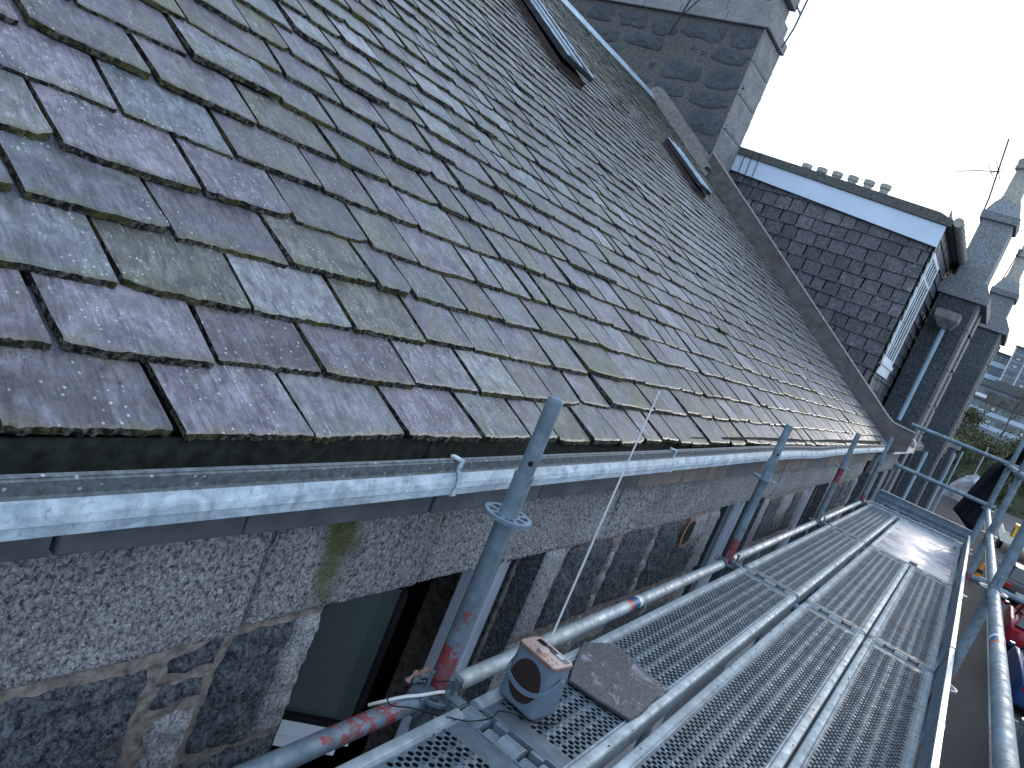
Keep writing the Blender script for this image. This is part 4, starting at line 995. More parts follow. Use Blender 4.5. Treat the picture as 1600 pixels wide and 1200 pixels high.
# ------------------------------------------------------------------ cables and rag at the near pole
def bez(P, n=10):
    P = [Vector(p) for p in P]; o = []
    for i in range(len(P) - 1):
        p0, p1, p2, p3 = P[max(i - 1, 0)], P[i], P[i + 1], P[min(i + 2, len(P) - 1)]
        for k in range(n):
            t = k / n; o.append(.5 * ((2 * p1) + (-p0 + p2) * t + (2 * p0 - 5 * p1 + 4 * p2 - p3) * t * t + (-p0 + 3 * p1 - 3 * p2 + p3) * t ** 3))
    return o + [P[-1]]
b = MB(); b.tube(bez([(-.03, .045, .012), (-.045, .055, .008), (-.09, .07, .004), (-.14, .088, .002), (-.185, .11, -.012), (-.20, .13, -.03)]), .0042, 8); b.build('white_cable', M['white'], smooth=True, label='short white cable resting on the red painted ledger at the near pole', cat='cable')
b = MB(); b.tube(bez([(.03, .03, .012), (-.005, .05, .030), (-.07, .10, .01), (-.14, .12, .002), (-.19, .085, .0015), (-.15, .052, .002), (-.10, .045, -.02), (-.09, .01, -.01), (-.085, -.02, .004), (-.05, -.055, .006), (.02, -.075, .006), (.06, -.07, .007), (.10, -.10, .006), (.13, -.155, .006), (.19, -.18, .006), (.23, -.165, .006)]), .0016, 6); b.build('black_wire', M['rubber'], smooth=True, label='thin black wire trailing from the near pole over the planks to the radio', cat='wire')
b = MB(); pts = bez([(-.075, .13, -.005), (-.055, .125, .018), (-.035, .12, .012), (-.045, .115, .028), (-.02, .112, .030)], 6); b.tube(pts, [.006 + .003 * math.sin(i * 1.3) for i in range(len(pts))], 8); b.build('rag', M['twine'], smooth=True, label='twisted brown rag tied behind the near pole', cat='rag')
# ------------------------------------------------------------------ neighbouring house with the slated dormer
nb = empty('terraced_house', (12, WY, GZ), 'neighbouring granite house with a slate hung dormer and a white window', 'house')
def hp_(b, name, mats, root, parent=None, **kw):
    o = b.build(name, mats, parent or root, **kw)
    if parent is None: o.matrix_parent_inverse = Matrix.Translation(-Vector(root.location))
    return o
NX0, NX1 = XV + .08, 14.0
b = MB(); b.prism([(EY, EZ), (yr, zr), (yr + SR * CT, EZ), (yr + SR * CT, EZ - .2), (yr, zr - .2), (EY, EZ - .1)], 0, NX0, NX1 + 4.5); hp_(b, 'roof', M['far_slate'], nb)
b = MB(); stone(b, NX0, 13.9, .11, .43, WY, .006, .05, .012, 0, 60, 2); hp_(b, 'lintel_course', M['granite_pale'], nb, smooth=True)
def facade(root, x0, x1, y, ztop, openings, mats, pilaster=True):
    """wall with real openings, dressed jambs standing proud, recessed dark windows; openings = list of (xa, xb, za, zb)"""
    ops = sorted(openings); cols_ = sorted(set([(a, c) for a, c, _, _ in ops])); b = MB(); x = x0
    for (a, c) in cols_:
        b.box(x, a, y, y + .4, GZ, ztop)
        zz = sorted([(za, zb) for (p, q, za, zb) in ops if (p, q) == (a, c)]); z = GZ
        for (za, zb) in zz:
            if za > z: b.box(a, c, y, y + .4, z, za)
            z = zb
        if z < ztop: b.box(a, c, y, y + .4, z, ztop)
        x = c
    b.box(x, x1, y, y + .4, GZ, ztop)
    hp_(b, 'wall', mats[0], root)
    for (a, c, za, zb) in ops:
        b = MB()
        for r in range(int((zb - za) / .3) + 1):
            z1 = zb - r * .3; z0 = max(za, z1 - .296); jw = .17 if r % 2 else .24
            if z0 < z1: b.box(a - jw, a - .002, y - .025, y + .3, z0, z1); b.box(c + .002, c + jw, y - .025, y + .3, z0, z1)
        hp_(b, 'jambs', mats[1], root, bevel=.008)
        b = MB(); b.box(a, a + .06, y + .16, y + .2, za, zb); b.box(c - .06, c, y + .16, y + .2, za, zb); b.box(a + .06, c - .06, y + .16, y + .2, zb - .06, zb); b.box(a + .06, c - .06, y + .16, y + .2, za, za + .07); b.box(a + .06, c - .06, y + .155, y + .205, (za + zb) / 2 - .025, (za + zb) / 2 + .025)
        w_ = hp_(b, 'window', M['pvc'], root)
        b = MB(); b.box(a + .06, c - .06, y + .18, y + .185, za + .07, zb - .06); b.build('pane', M['glass'], w_)
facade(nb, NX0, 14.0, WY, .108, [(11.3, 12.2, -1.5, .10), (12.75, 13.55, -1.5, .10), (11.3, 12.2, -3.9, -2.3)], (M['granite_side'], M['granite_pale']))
b = MB()
for (y0, z0, y1, z1) in ((.205, .565, .19, .49),): pass
b.prism([(.20, .60), (.215, .60), (.20, .52), (.29, .50), (.30, .60), (.31, .60), (.31, .49), (.19, .50)], 0, NX0 - .02, 13.95)
ng = hp_(b, 'gutter', M['galv_light'], nb)
b = MB(); rng = random.Random(9)
for i in range(60):
    x = rng.uniform(NX0, 13.8); b.lathe([(.05, 0), (.045, .02), (.02, .045), (.002, .05)], (x, .25, .585 + rng.uniform(-.01, .01)), 7)
o = b.build('gutter_moss', plain('yellow dry moss', (.22, .21, .09), .95, 0, 40, .5, .5), ng); o['kind'] = 'stuff'
b = MB(); b.prism([(.285, .436), (.36, .436), (.36, .60), (.31, .60)], 0, NX0, 13.95); hp_(b, 'eaves_board', M['granite_pale'], nb)
# broken buff tile standing on the gutter end
b = MB(); vs = []
for k in range(9):
    a = math.pi * k / 8
    for x in (13.35, 13.75): vs.append((x, .26 + .08 * math.cos(a), .61 + .13 * math.sin(a)))
b.add(vs, [(2 * k, 2 * k + 1, 2 * k + 3, 2 * k + 2) for k in range(8)])
o = b.build('ridge_tile', M['clay_y'], smooth=True, label='broken buff ridge tile lying on the neighbouring gutter end', cat='tile'); sm = o.modifiers.new('thickness', 'SOLIDIFY'); sm.thickness = .015
# dormer
DX0, DX1, DY, DZ = 11.5, 16.8, 1.03, 3.86
dm = bpy.data.objects.new('dormer', None); link(dm, nb); dm.matrix_parent_inverse = Matrix.Translation(-Vector(nb.location))
b = MB(); b.prism([(DY + .03, 1.0), (DY + .03, DZ), (5.6, DZ), (5.6, 3.95)], 0, DX0 + .03, DX1 - .02); b.build('dormer_core', M['under'], dm)
def CF(x, s, h=0.0): return (DX0 + .01 - h, x, 1.1 + s)         # cheek: x runs along y, s up
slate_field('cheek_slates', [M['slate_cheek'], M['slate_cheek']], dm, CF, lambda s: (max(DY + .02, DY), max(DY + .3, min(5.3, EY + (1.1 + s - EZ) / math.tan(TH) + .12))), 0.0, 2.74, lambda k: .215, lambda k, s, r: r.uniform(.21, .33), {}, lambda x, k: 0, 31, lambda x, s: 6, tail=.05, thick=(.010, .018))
def FF(x, s, h=0.0): return (x, DY + .0 - h, 1.05 + s)
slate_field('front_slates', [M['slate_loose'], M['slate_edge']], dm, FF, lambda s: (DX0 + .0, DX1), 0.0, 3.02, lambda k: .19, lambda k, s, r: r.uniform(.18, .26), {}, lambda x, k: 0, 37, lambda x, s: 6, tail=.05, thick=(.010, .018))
b = MB(); b.prism([(DY - .035, 3.555), (DY - .035, 3.885), (5.2, 4.17), (5.2, 3.90)], 0, DX0 - .07, DX0 - .012); b.build('fascia', M['fascia'], dm)
b = MB(); b.prism([(DY - .10, 3.89), (DY - .10, 3.99), (DY + .12, 4.06), (5.3, 4.29), (5.3, 4.178)], 0, DX0 - .10, DX1 + .15); b.build('flat_roof', M['felt'], dm)
b = MB(); b.tube([(DX0 - .1, DY - .17, 3.98), (DX1 + .2, DY - .17, 3.95)], .072, 14)
for k in range(13): b.tube([(DX0 + .05 + k * .4, DY - .17, 3.975), (DX0 + .08 + k * .4, DY - .17, 3.975)], .080, 14)
b.build('dormer_gutter', M['clay'], dm, smooth=True)
b = MB(); wx0, wx1, wz0, wz1 = DX0 + .05, DX0 + 1.25, 1.72, 3.50; yy = DY - .045
b.box(wx0, wx0 + .07, yy, DY, wz0, wz1); b.box(wx1 - .07, wx1, yy, DY, wz0, wz1); b.box(wx0 + .07, wx1 - .07, yy + .002, DY, wz1 - .08, wz1); b.box(wx0 + .07, wx1 - .07, yy + .002, DY, wz0, wz0 + .08)
for k in (1, 2, 3): b.box(wx0 + .07 + k * .265 - .03, wx0 + .07 + k * .265 + .03, yy + .01, DY, wz0 + .08, wz1 - .08)
b.box(wx0 + .07, wx1 - .07, yy + .012, DY - .01, 3.10, 3.15)
b.box(wx0 - .03, wx1 + .03, yy - .03, DY, wz0 - .07, wz0 - .001); b.box(wx0 - .02, wx1 + .02, yy - .01, DY - .02, wz0 - .22, wz0 - .071)
wd = b.build('window', M['pvc_white'], dm, bevel=.006)
b = MB(); b.box(wx0 + .07, wx1 - .07, DY - .03, DY - .025, wz0 + .08, wz1 - .08); b.build('pane', M['glass2'], wd)
b = MB()
for k in range(3): b.tube([(DX0 - .09 - .01 * k, 4.38 - k * .13, 4.25), (DX0 - .09, 4.36 - k * .13, 3.7), (DX0 - .05, 4.30 - k * .10 + .05 * math.sin(k), 3.2 + .1 * k), (DX0 - .08, 4.0 - .12 * k, 2.95)], .006, 5)
b.build('loose_cables', M['iron'], dm)
b = MB(); b.tube([(13.72, .62, .95), (13.72, .62, 2.72)], .042, 14); b.lathe([(.046, -.02), (.046, .02)], (13.72, .62, 1.75), 14); dp = hp_(b, 'downpipe', M['pipe'], nb, smooth=True)
b = MB(); loft(b, [([(13.62, .52), (13.82, .52), (13.82, .72), (13.62, .72)], 2.70, 0), ([(13.50, .44), (13.9, .44), (13.9, .84), (13.50, .84)], 2.86, 0), ([(13.50, .44), (13.9, .44), (13.9, .84), (13.50, .84)], 3.0, 0)]); b.build('hopper', M['lead'], dp, bevel=.01)

# ------------------------------------------------------------------ wallhead gable houses further along
def octa(cx, cy, rx, ry, ch):
    return [(cx - rx + ch, cy - ry), (cx + rx - ch, cy - ry), (cx + rx, cy - ry + ch), (cx + rx, cy + ry - ch), (cx + rx - ch, cy + ry), (cx - rx + ch, cy + ry), (cx - rx, cy + ry - ch), (cx - rx, cy - ry + ch)]
def gable_house(x0, x1, yf, z_sh, y_ch, z_cap, label, seed, gx1):
    h = empty('terraced_house', ((x0 + x1) / 2, yf, GZ), label, 'house', 'granite houses with wallhead chimneys along the street')
    rng = random.Random(seed)
    b = MB()                                      # side face of the gable wall with its sloping haunch
    b.prism([(yf + .02, GZ), (yf + .02, z_sh), (yf + .66, z_sh), (yf + .66, GZ)], 0, x0, x0 + gx1)
    hp_(b, 'gable_wall', M['granite_side'], h)
    b = MB(); z = z_sh; k = 0                      # two dressed vertical bands with a groove
    while z > GZ:
        hh = rng.uniform(.45, .8)
        b.box(x0 - .012, x0 + .62, yf - .02, yf + .04, z - hh + .008, z); b.box(x0 + .95, x0 + 1.55, yf - .035, yf + .02, z - hh * .9 + .008, z)
        z -= hh; k += 1
    hp_(b, 'dressed_bands', M['granite_pale'], h, bevel=.008)
    b = MB(); b.box(x0 - .06, x0 + gx1, yf - .12, y_ch + .42, z_sh + .001, z_sh + .17); b.prism([(yf - .10, z_sh + .171), (y_ch - .30, z_sh + .36), (y_ch + .32, z_sh + .36), (y_ch + .40, z_sh + .171)], 0, x0 - .04, x0 + gx1 - .02)
    hp_(b, 'weathering_course', M['granite_far'], h, bevel=.01)
    c = bpy.data.objects.new('chimney', None); link(c, h); c.matrix_parent_inverse = Matrix.Translation(-Vector(h.location))
    xc = x0 + .45; zc = z_cap
    b = MB(); loft(b, [(octa(xc, y_ch, .42, .265, .03), z_sh + .361, 0), (octa(xc, y_ch, .40, .255, .03), zc - .16, 0)]); b.build('shaft', M['granite_far'], c)
    b = MB(); loft(b, [(octa(xc, y_ch, .45, .30, .04), zc - .159, 0), (octa(xc, y_ch, .46, .31, .05), zc - .02, 0), (octa(xc, y_ch, .40, .28, .10), zc + .02, 0), (octa(xc, y_ch, .24, .20, .10), zc + .26, 0)]); b.build('chimney_cap', M['granite_far'], c, bevel=.01)
    b = MB(); b.lathe([(.19, 0), (.19, .05), (.165, .06), (.165, .10), (.15, .12), (.130, .60), (.17, .63), (.175, .69), (.15, .70), (.17, .74), (.17, .80), (.13, .81), (.11, .95), (.09, .95)], (xc, y_ch, zc + .26), 20); b.build('chimney_pot', M['clay'], c, smooth=True)
    ops = []; x = x0 + gx1 + .8
    while x + 1.9 < x1:
        ops += [(x, x + 1.0, -1.5, .25), (x, x + 1.0, -3.9, -2.3)]; x += 2.3
    facade(h, x0 + gx1 + .002, x1, yf + .35, .55, ops, (M['granite_side'], M['granite_pale']))
    b = MB(); b.prism([(yf + .36, .551), (yf + .25, .552), (yf + .25, .60), (EY + SR * CT, zr), (EY + 2 * SR * CT, .56)], 0, x0 + gx1 + .003, x1); hp_(b, 'roof', M['far_slate'], h)
    for k in range(2):
        b = MB(); xx = x0 + .78 if k == 0 else x1 - .5; b.tube([(xx, yf - .03, GZ), (xx, yf - .03, .45)], .045, 12); hp_(b, 'downpipe', M['pipe'] if k else M['iron'], h, smooth=True)
    return h
gable_house(14.0, 20.0, .30, 3.32, .62, 4.92, 'granite house with the tallest wallhead chimney, right of the dormer', 1, 2.3)
gable_house(20.0, 32.0, .00, 3.70, .33, 4.72, 'granite house with the second wallhead chimney, smaller and farther away', 2, 2.4)
g3 = gable_house(32.0, 48.0, .05, .60, 1.6, 1.9, 'low granite house beyond the second wallhead chimney', 3, 1.5)
for (x, y0, y1, z, n) in ((18.0, 5.35, 3.43, 5.55, 6),):
    st_ = empty('chimney_stack', (x, (y0 + y1) / 2, 4.0), 'distant chimney stack whose row of pots peeps over the dormer roof', 'chimney')
    b = MB(); b.box(x - .3, x + .3, y1 - .3, y0 + .3, 4.0, z)
    hp_(b, 'stack', M['granite_far'], st_)
    for k in range(n):
        b = MB(); b.lathe([(.11, 0), (.10, .18), (.13, .20), (.13, .30), (.10, .31)], (x, y1 + (y0 - y1) * k / (n - 1), z), 12); hp_(b, 'chimney_pot', M['clay'], st_, smooth=True)

# ------------------------------------------------------------------ television aerials and wires
def aerial(name, pole, boom, els, label, r=.014):
    a = empty(name, pole[0], label, 'tv aerial'); I = Matrix.Translation(-Vector(pole[0]))
    b = MB(); b.tube(pole, r, 7); o = b.build('mast', M['iron'], a, smooth=True); o.matrix_parent_inverse = I
    b = MB(); b.tube(boom, r * .7, 6); bo = b.build('boom', M['iron'], a); bo.matrix_parent_inverse = I
    B0, B1 = Vector(boom[0]), Vector(boom[-1])
    for (t, v) in els:
        p = B0 + (B1 - B0) * t; v = Vector(v); b = MB(); b.tube([p - v, p + v], r * .5, 5); b.build('element', M['iron'], bo)
    return a
aerial('tv_aerial', [(14.0, .90, 4.9), (14.0, .91, 5.1), (14.0, 1.04, 6.15)], [(14.0, .93, 5.58), (13.9, 1.25, 5.48), (13.8, 1.55, 5.36)], [(0.05, (.0, .10, .16)), (.12, (.0, -.12, .10)), (.22, (.05, .1, .12)), (.9, (.05, .0, .02))], 'thin tv aerial standing on the tallest wallhead chimney')
aerial('tv_aerial', [(10.3, 4.09, 5.55), (10.35, 4.05, 5.9), (10.4, 4.02, 7.2)], [(10.35, 4.05, 6.1), (10.1, 4.05, 6.12)], [(.5, (.0, .06, .03))], 'dark aerial mast at the top edge, on the corner of the near chimney')
aerial('tv_aerial', [(10.25, 6.00, 5.42), (10.22, 5.92, 5.70), (10.15, 5.70, 6.6)], [(10.22, 5.93, 5.68), (10.2, 5.45, 6.4)], [(.02, (.0, .04, -.12)), (.4, (.02, .02, .02))], 'pale aerial bracket hanging against the rubble face of the near chimney')
aerial('tv_aerial', [(20.3, .6, 4.0), (20.3, .45, 5.7)], [(20.3, .5, 5.75), (20.3, -.4, 5.6)], [(.5, (.0, .05, .1))], 'small aerial with a wire stay beside the second wallhead chimney')

# ------------------------------------------------------------------ street things
def car(x, y, yaw, body, label, L=4.2, W=1.76, H=1.45, kind=0):
    c = empty('parked_car', (x, y, GZ - .12), label, 'car', 'cars parked along the kerb'); c.rotation_euler.z = yaw
    prof = [(-.50, .28), (-.495, .55), (-.47, .66), (-.30, .72 if kind else .92), (-.27, .95), (-.10, 1.0), (.18, .97), (.40, .84), (.485, .68), (.50, .45), (.49, .26)]
    def sec(u, z0, z1, w): return [(-w, z0), (w, z0), (w * 1.02, (z0 + z1) * .5), (w * .93, z1), (-w * .93, z1), (-w * 1.02, (z0 + z1) * .5)]
    b = MB(); st_ = [(-.50, .32, .60, .80), (-.485, .24, .74, .93), (-.44, .22, .88, .98), (-.30, .22, .93, 1), (0, .22, .93, 1), (.20, .22, .92, 1), (.36, .22, .84, .98), (.46, .24, .74, .93), (.497, .30, .60, .82)]
    vs = []; n = 6
    for (u, z0, z1, w) in st_: vs += [(u * L, p[0], p[1]) for p in sec(u, z0, z1, w * W / 2)]
    b.add(vs, [(i * n + k, i * n + (k + 1) % n, (i + 1) * n + (k + 1) % n, (i + 1) * n + k) for i in range(len(st_) - 1) for k in range(n)] + [tuple(range(n)), tuple(range((len(st_) - 1) * n, len(st_) * n))])
    body_o = b.build('body', body, c, smooth=True, ang=50, bevel=.03)
    cab = [(-.47 if not kind else -.34, .88, .78), (-.40 if not kind else -.26, H - .03, .66), (-.10, H, .68), (.08, H - .02, .66), (.27, .88, .80)]
    def cabm(shr, z_off, name, m, par):
        b = MB(); vs = []
        for (u, z, w) in cab: vs += [(u * L, -w * W / 2 * shr, z + z_off), (u * L, w * W / 2 * shr, z + z_off)]
        b.add(vs + [(cab[0][0] * L, -.78 * W / 2 * shr, .86), (cab[0][0] * L, .78 * W / 2 * shr, .86)], [(0, 1, 3, 2), (2, 3, 5, 4), (4, 5, 7, 6), (6, 7, 9, 8), (0, 2, 4, 6, 8), (1, 9, 7, 5, 3)])
        return b.build(name, m, par, smooth=False, bevel=.02)
    cabm(1.0, 0, 'glazing', M['carglass'], c)
    b = MB()
    vs = []
    for (u, z, w) in cab[1:4]: vs += [(u * L * .97, -w * W / 2 * .97, z + .012), (u * L * .97, w * W / 2 * .97, z + .012)]
    vs += [(p[0], p[1] * 1.02, p[2] - .06) for p in vs]
    b.add(vs, [(0, 1, 3, 2), (2, 3, 5, 4), (0, 2, 8, 6), (2, 4, 10, 8), (1, 7, 9, 3), (3, 9, 11, 5), (0, 6, 7, 1), (4, 5, 11, 10)]); b.build('roof', body, c, bevel=.01)
    for sgn in (-1, 1):
        b = MB()
        for (p, q) in ((0, 1), (3, 4)):
            b.tube([(cab[p][0] * L, sgn * cab[p][2] * W / 2, cab[p][1]), (cab[q][0] * L, sgn * cab[q][2] * W / 2, cab[q][1])], .028, 6)
        b.tube([(-.10 * L, sgn * .68 * W / 2, H - .02), (-.08 * L, sgn * .8 * W / 2, .9)], .028, 6); b.build('pillar', body, c)
        b = MB(); b.box(.20 * L, .24 * L, sgn * W / 2 * 1.0 - .06 + (.06 if sgn > 0 else -.14), sgn * W / 2 * 1.0 + (.14 if sgn > 0 else -.0), .90, 1.02); b.build('mirror', body, c, bevel=.02)
    for u in (-.31, .31):
        for sgn in (-1, 1):
            b = MB(); b.lathe([(.20, -.10), (.31, -.10), (.32, -.06), (.32, .06), (.31, .10), (.20, .10)], (u * L, sgn * (W / 2 - .11), .32), 22, 0, 'y'); wh = b.build('wheel', M['rubber'], c, smooth=True)
            b = MB(); b.lathe([(.05, -.11), (.20, -.112), (.20, .112), (.05, .11)], (u * L, sgn * (W / 2 - .11), .32), 18, 0, 'y'); b.build('rim', M['galv_light'], wh)
    for sgn in (-1, 1):
        b = MB(); b.box(-.502 * L, -.47 * L, sgn * .62 - .12, sgn * .62 + .12, .60, .78); b.build('tail_light', TAIL, c, bevel=.02)
        b = MB(); b.box(.455 * L, .497 * L, sgn * .60 - .15, sgn * .60 + .15, .60, .74); b.build('headlight', M['tape_white'], c, bevel=.02)
    b = MB(); b.box(-.508 * L, -.50 * L, -.26, .26, .48, .59); b.build('number_plate', M['line'], c)
    return c
TAIL = plain('red lamp lens', (.30, .01, .01), .3, 0, 20, .1, 0)
def paint(n, c):
    m = NT(n); m.b.inputs['Coat Weight'].default_value = .25; return m.out(c, .45, .1, None, .3)
PR, PB, PK, PG, PW = paint('dark red car paint', (.22, .006, .02)), paint('blue car paint', (.015, .05, .16)), paint('black car paint', (.012, .014, .018)), paint('grey car paint', (.12, .15, .18)), paint('bright blue car paint', (.01, .05, .28))
car(22.4, -4.36, R(1), PB, 'dark blue hatchback parked nearest, right of the thick guard rail')
car(28.9, -4.36, R(-1), PR, 'dark red hatchback parked in front of the dark blue one')
car(38.5, -4.36, R(0), PK, 'black saloon parked farther along the kerb, by the crossing of tubes', kind=1)
car(15.5, -4.36, R(0), PG, 'silver grey hatchback at the lower right corner')
car(7.2, -4.36, R(0), PW, 'bright blue car seen through the slit between outer plank and toe board')
# cone
cn = empty('traffic_cone', (38.0, -2.75, GZ), 'small orange traffic cone standing alone on the pavement', 'traffic cone')
b = MB(); b.box(-.24, .24, -.24, .24, 0, .05); b.build('base', M['rubber'], cn, bevel=.02)
b = MB(); b.lathe([(.19, .051), (.175, .09), (.045, .76), (.03, .78)], (0, 0, 0), 20); cb = b.build('body', plain('orange plastic', (.50, .20, .03), .5, 0, 10, .15, 0), cn, smooth=True)
b = MB(); b.lathe([(.140, .30), (.104, .47)], (0, 0, 0), 20); b.build('sleeve', M['iron'], cb, smooth=True)
# flatbed trailer with yellow plant
tr = empty('flatbed_trailer', (57.5, -4.9, GZ - .12), 'flatbed trailer loaded with building gear, behind the far outer poles', 'trailer')
b = MB(); b.box(-3.2, 3.2, -1.1, 1.1, .78, .90); b.build('bed', plain('worn bed', (.14, .14, .14), .8), tr)
b = MB(); b.box(-3.26, 3.26, 1.1, 1.15, .70, 1.25); b.box(-3.26, 3.26, -1.15, -1.1, .70, 1.25); b.box(-3.26, -3.2, -1.1, 1.1, .70, 1.15); b.build('side_board', plain('pale trailer boards', (.62, .62, .55), .6), tr)
for u in (-1.0, 1.0):
    for s_ in (-1, 1):
        b = MB(); b.lathe([(.2, -.12), (.4, -.11), (.42, 0), (.4, .11), (.2, .12)], (u, s_ * .95, .42), 20, 0, 'y'); b.build('wheel', M['rubber'], tr, smooth=True)
yl = plain('yellow machine paint', (.60, .36, .03), .5, 0, 6, .15, 0)
pm = empty('generator', (56.0, -4.55, GZ + .78), 'yellow site generator with black louvres, on the trailer bed', 'generator')
b = MB(); b.box(-.75, .95, -.38, .32, 0, .95); b.box(-.80, .99, -.42, .36, .951, 1.0); b.build('housing', yl, pm, bevel=.05)
b = MB(); b.box(-.6, .8, .322, .335, .2, .8); b.build('louvre', M['rubber'], pm)
b = MB(); b.lathe([(.09, 1.001), (.09, 1.03), (.001, 1.03)], (.5, -.05, 0), 14); b.lathe([(.07, 1.001), (.07, 1.02), (.001, 1.02)], (-.1, -.05, 0), 14); b.build('filler_cap', M['rubber'], pm)
b = MB(); b.lathe([(.42, 0), (.42, .5), (.40, .52), (.40, .54), (.001, .55)], (55.3, -5.45, GZ + .782), 22); dr = b.build('drum', plain('cream lid', (.66, .60, .48), .6), label='round cream lidded drum beside the yellow generator', cat='drum', smooth=True)
b = MB(); b.box(56.5, 58.4, -5.9, -5.3, GZ + .783, GZ + 1.05); b.box(57.0, 57.9, -5.8, -5.4, GZ + 1.051, GZ + 1.25); b.build('red_toolbox', plain('red box', (.35, .02, .03), .6), bevel=.02, label='red and black tool box at the rear of the trailer bed', cat='tool box')
# grey sheeted heap and sacks at the end of the terrace
hp2 = MB(); nx, ny = 11, 9; vs = []; rng = random.Random(6)
for i in range(nx + 1):
    for j in range(ny + 1):
        u, v = i / nx * 2 - 1, j / ny * 2 - 1; r = max(abs(u), abs(v)); z = 2.7 * (1 - abs(v + .1) ** 1.6 * .75) * (1 if r < .98 else 0) * (1 - .35 * abs(u) ** 3) + rng.uniform(-.22, .22) * (r < .98)
        vs.append((84 + 3.8 * u + rng.uniform(-.2, .2), -1.15 + 1.75 * v + rng.uniform(-.1, .1), GZ + .004 + max(0, z)))
hp2.add(vs, [(i * (ny + 1) + j, (i + 1) * (ny + 1) + j, (i + 1) * (ny + 1) + j + 1, i * (ny + 1) + j + 1) for i in range(nx) for j in range(ny)])
hp2.build('sheeted_heap', plain('grey sheeting', (.17, .17, .185), .7, 0, 1.2, .45, .5), label='heap under grey sheeting at the end of the terrace, above the end toe board', cat='heap')
for k, (x, y, z, l) in enumerate(((80.5, -2.55, 1.6, 'left pale blue sack on the grey sheeted heap'), (80.9, -2.0, 2.25, 'right pale blue sack, the higher one, on the grey sheeted heap'))):
    b = MB(); b.lathe([(.05, -.7), (.36, -.6), (.45, 0), (.40, .55), (.06, .7)], (x, y, GZ + z), 14, 0, 'y'); b.build('sack', plain('pale blue sack', (.42, .52, .62), .7, 0, 3, .2, .4), smooth=True, label=l, cat='sack')
b = MB(); b.box(74.8, 76.6, -2.6, -1.2, GZ, GZ + 1.1); b.box(74.7, 76.7, -2.7, -1.1, GZ + 1.101, GZ + 1.2); b.build('salt_bin', plain('red bin', (.26, .015, .02), .6), bevel=.05, label='red salt bin on the pavement below the grey sheeted heap', cat='bin')
# ------------------------------------------------------------------ grass bank, far buildings, trees
b = MB(); vs = []; nx, ny = 30, 30
for i in range(nx + 1):
    for j in range(ny + 1):
        x = 97 + 42 * i / nx; y = -26 + 46 * j / ny; u = i / nx
        z = GZ - .05 + 8.9 * (1 - (1 - u) ** 2) * (.8 + .25 * fnoise(x * .05, y * .05)) + .25 * fnoise(x * .4, y * .4)
        vs.append((x, y, z if i else GZ - .2))
b.add(vs, [(i * (ny + 1) + j, (i + 1) * (ny + 1) + j, (i + 1) * (ny + 1) + j + 1, i * (ny + 1) + j + 1) for i in range(nx) for j in range(ny)])
b.build('grass_bank', M['grass'], smooth=True, kind='structure')
rng = random.Random(77)
def leafy(name, x, y, z0, hgt, rad, n, label, mats, bare=False, leaf=.16):
    t = empty(name, (x, y, z0), label, 'tree' if hgt > 2.5 else 'bush', 'trees and bushes on the far bank')
    b = MB(); tips = []
    def grow(p, d, L, r, k):
        q = p + d * L; b.tube([p, (p + q) / 2 + Vector((rng.gauss(0, L * .04), rng.gauss(0, L * .04), 0)), q], [r, r * .8, r * .62], 5, 0, False)
        if k == 0: tips.append(q); return
        for _ in range(3 if k > 1 else 4):
            dd = (d + Vector((rng.gauss(0, .5), rng.gauss(0, .5), rng.gauss(.12, .3)))).normalized(); grow(q, dd, L * .68, r * .6, k - 1)
    grow(Vector((0, 0, 0)), Vector((0, 0, 1)), hgt * .33, hgt * .02, 4 if bare else 3)
    b.build('trunk', mats[0], t)
    if not bare:
        b = MB()
        for i in range(n):
            c = tips[rng.randrange(len(tips))] if tips and rng.random() < .75 else Vector((rng.gauss(0, rad * .4), rng.gauss(0, rad * .4), hgt * rng.uniform(.35, .95)))
            p = c + Vector((rng.gauss(0, rad * .2), rng.gauss(0, rad * .2), rng.gauss(0, rad * .16))); a = Vector((rng.gauss(0, 1), rng.gauss(0, 1), rng.gauss(0, 1))).normalized(); e = a.cross(Vector((rng.gauss(0, 1), rng.gauss(0, 1), 1))).normalized(); s_ = leaf * rng.uniform(.6, 1.4)
            b.add([p - a * s_, p + e * s_ * .5, p + a * s_, p - e * s_ * .5], [(0, 1, 2, 3)], rng.random() < .4)
        b.build('crown', mats[1:], t, flip=False)
    return t
b = MB(); rng = random.Random(40)
for i in range(9000):
    x = rng.uniform(97, 137); y = rng.uniform(-16, 8); u = (x - 97) / 42
    if fnoise(x * .18, y * .25) < -.12: continue
    z = GZ - .05 + 8.9 * (1 - (1 - u) ** 2) * (.8 + .25 * fnoise(x * .05, y * .05)) + rng.uniform(0, .9); sz = rng.uniform(.12, .34)
    a = Vector((rng.gauss(0, 1), rng.gauss(0, 1), rng.gauss(0, 1))).normalized(); e = a.cross(Vector((rng.gauss(0, 1), 1, rng.gauss(0, 1)))).normalized(); p = Vector((x, y, z))
    b.add([p - a * sz, p + e * sz * .5, p + a * sz, p - e * sz * .5], [(0, 1, 2, 3)], 0 if rng.random() < .6 else 1)
b.build('undergrowth', [leafmat('scrub dark', (.022, .030, .014), (.05, .055, .025)), leafmat('scrub olive', (.06, .06, .022), (.13, .11, .04))], flip=False, kind='stuff')
bark = plain('bark', (.07, .06, .05), .9, 0, 10, .3, .4); L1 = leafmat('dull green leaves', (.035, .050, .022), (.075, .085, .035)); L2 = leafmat('olive leaves', (.07, .075, .03), (.12, .115, .05))
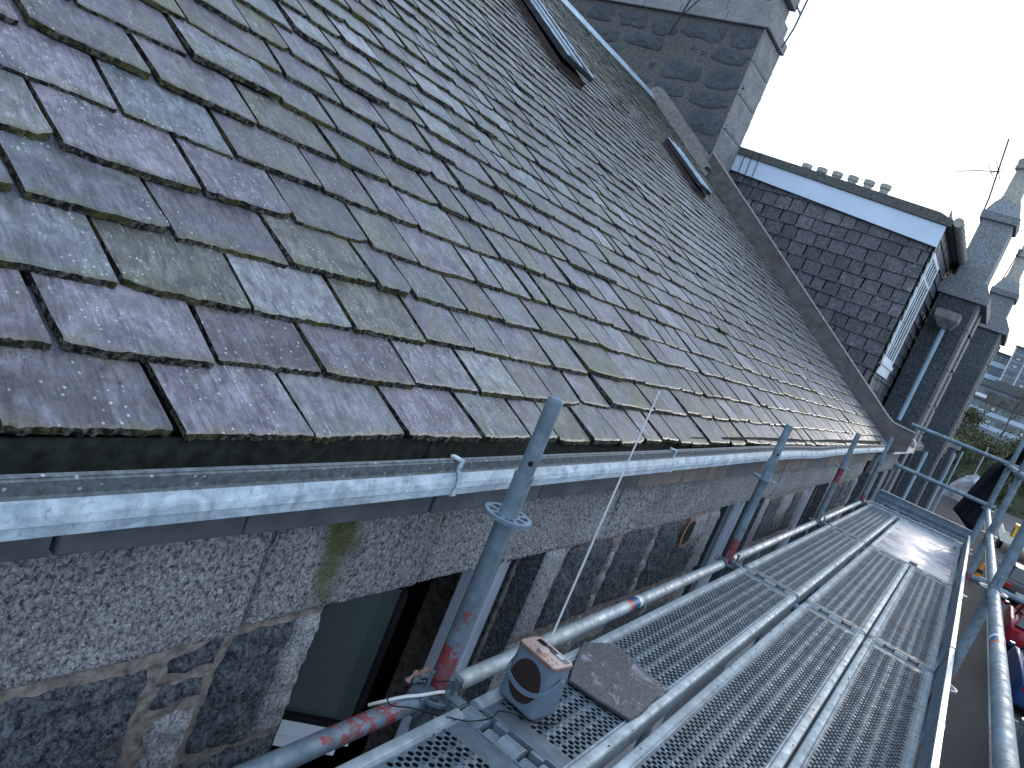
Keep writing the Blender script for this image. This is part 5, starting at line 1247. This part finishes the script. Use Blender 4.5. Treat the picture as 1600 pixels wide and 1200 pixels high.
spots = [(88, 1.6, 3.2, 2.0, 'olive bush nearest the terrace end, on the bank'), (92, -1.5, 3.6, 2.2, 'dark round bush in the middle of the bank'), (98, -4.5, 4.4, 2.6, 'largest dull green bush on the bank'), (90, -6.5, 3.0, 2.0, 'low bush at the right end of the bank'), (84, -3.6, 2.2, 1.6, 'small ragged bush low on the bank'), (104, 2.5, 4.8, 2.6, 'tall bush behind the others near the far blocks')]
for (x, y, h_, r_, l) in spots:
    x += 16; u = (x - 97) / 42; z = GZ + 8.9 * (1 - (1 - u) ** 2) * .8 - .4; leafy('bush', x, y, z, h_, r_, 2600, l, [bark, L1, L2])
for k, (x, y, h_, l) in enumerate([(112, -2.0, 8, 'bare tree left of centre before the far blocks'), (108, -5.5, 9, 'bare tree at the right before the far tower'), (118, 1.2, 7, 'smaller bare tree nearest the terrace')]): leafy('bare_tree', x + 14, y, 3.2, h_, 2, 0, l, [bark], True)
def block(x, y0, y1, z0, z1, label, wall, bands, cols_, floors, deep=14, yaw=0, lit=0, fin=None):
    t = empty('apartment_block', (x, (y0 + y1) / 2, z0), label, 'apartment block', 'blocks of flats far beyond the bank'); t.rotation_euler.z = yaw
    W = (y1 - y0) / 2; H_ = z1 - z0; b = MB(); b.box(0, deep, -W, W, -14, H_); b.build('wall', wall, t)
    fh = H_ / floors
    b = MB()
    for f in range(floors): b.box(-.12, -.002, -W, W, f * fh + fh * .02, f * fh + fh * .36)
    b.build('balcony_fronts', bands, t)
    b = MB()
    for c in range(cols_ + 1): y = -W + 2 * W * c / cols_; b.box(-.2, -.121, y - .09, y + .09, 0, H_)
    if fin: b.build('fins', fin, t)
    for f in range(floors):
        b = MB()
        for c in range(cols_):
            y = -W + 2 * W * (c + .5) / cols_; b.box(-.05, -.003, y - W / cols_ * .62, y + W / cols_ * .62, f * fh + fh * .42, f * fh + fh * .86)
        b.build('window_row', M['glass2'] if (f % 2) else M['glass'], t)
    b = MB(); b.box(-.3, deep, -W - .2, W + .2, H_, H_ + .4); b.box(2, 5, -W * .4, W * .3, H_ + .4, H_ + 1.8); b.build('roof', M['felt'], t)
    if lit:
        b = MB(); rr = random.Random(lit)
        for f in range(floors):
            for c in range(cols_):
                if rr.random() < .42: y = -W + 2 * W * (c + .5) / cols_; b.box(-.10, -.051, y - .35, y + .3, f * fh + fh * .5, f * fh + fh * .72)
        b.build('pale_blinds', M['line'], t)
    return t
cladb = plain('pale blue cladding', (.40, .50, .60), .6, 0, .6, .15, 0); cladg = plain('grey panel', (.20, .22, .25), .7, 0, .5, .15, 0); cladw = plain('white render', (.60, .66, .68), .7, 0, .5, .12, 0); cladd = plain('dark grey blue panel', (.12, .16, .21), .6, 0, .5, .2, 0)
block(186, -16, 2.1, 9.5, 22.5, 'tall grey tower with white balcony grid at the right edge', cladg, cladg, 7, 8, yaw=0, lit=5, fin=cladw)
block(190, 2.2, 11, 9, 20.5, 'middle height block with pale blue bands, left of the tower', cladd, cladb, 9, 4)
block(160, -12, 10, 6.6, 11.4, 'long low white block in front of the blue banded one', cladd, cladw, 12, 2)
block(143, -9, 8, 3.9, 8.0, 'lowest pale block just above the bank', cladg, cladb, 10, 2, lit=3)
# lamp post on the bank
lp = empty('lamp_post', (99, -1.2, GZ + .9), 'thin pale lamp post rising from the foot of the bank', 'lamp post')
b = MB(); b.tube([(0, 0, -1), (0, 0, 4.6)], .06, 8); b.build('post', M['galv_light'], lp); b = MB(); b.box(-.1, .5, -.1, .1, 4.6, 4.7); b.build('lantern', M['galv_light'], lp)
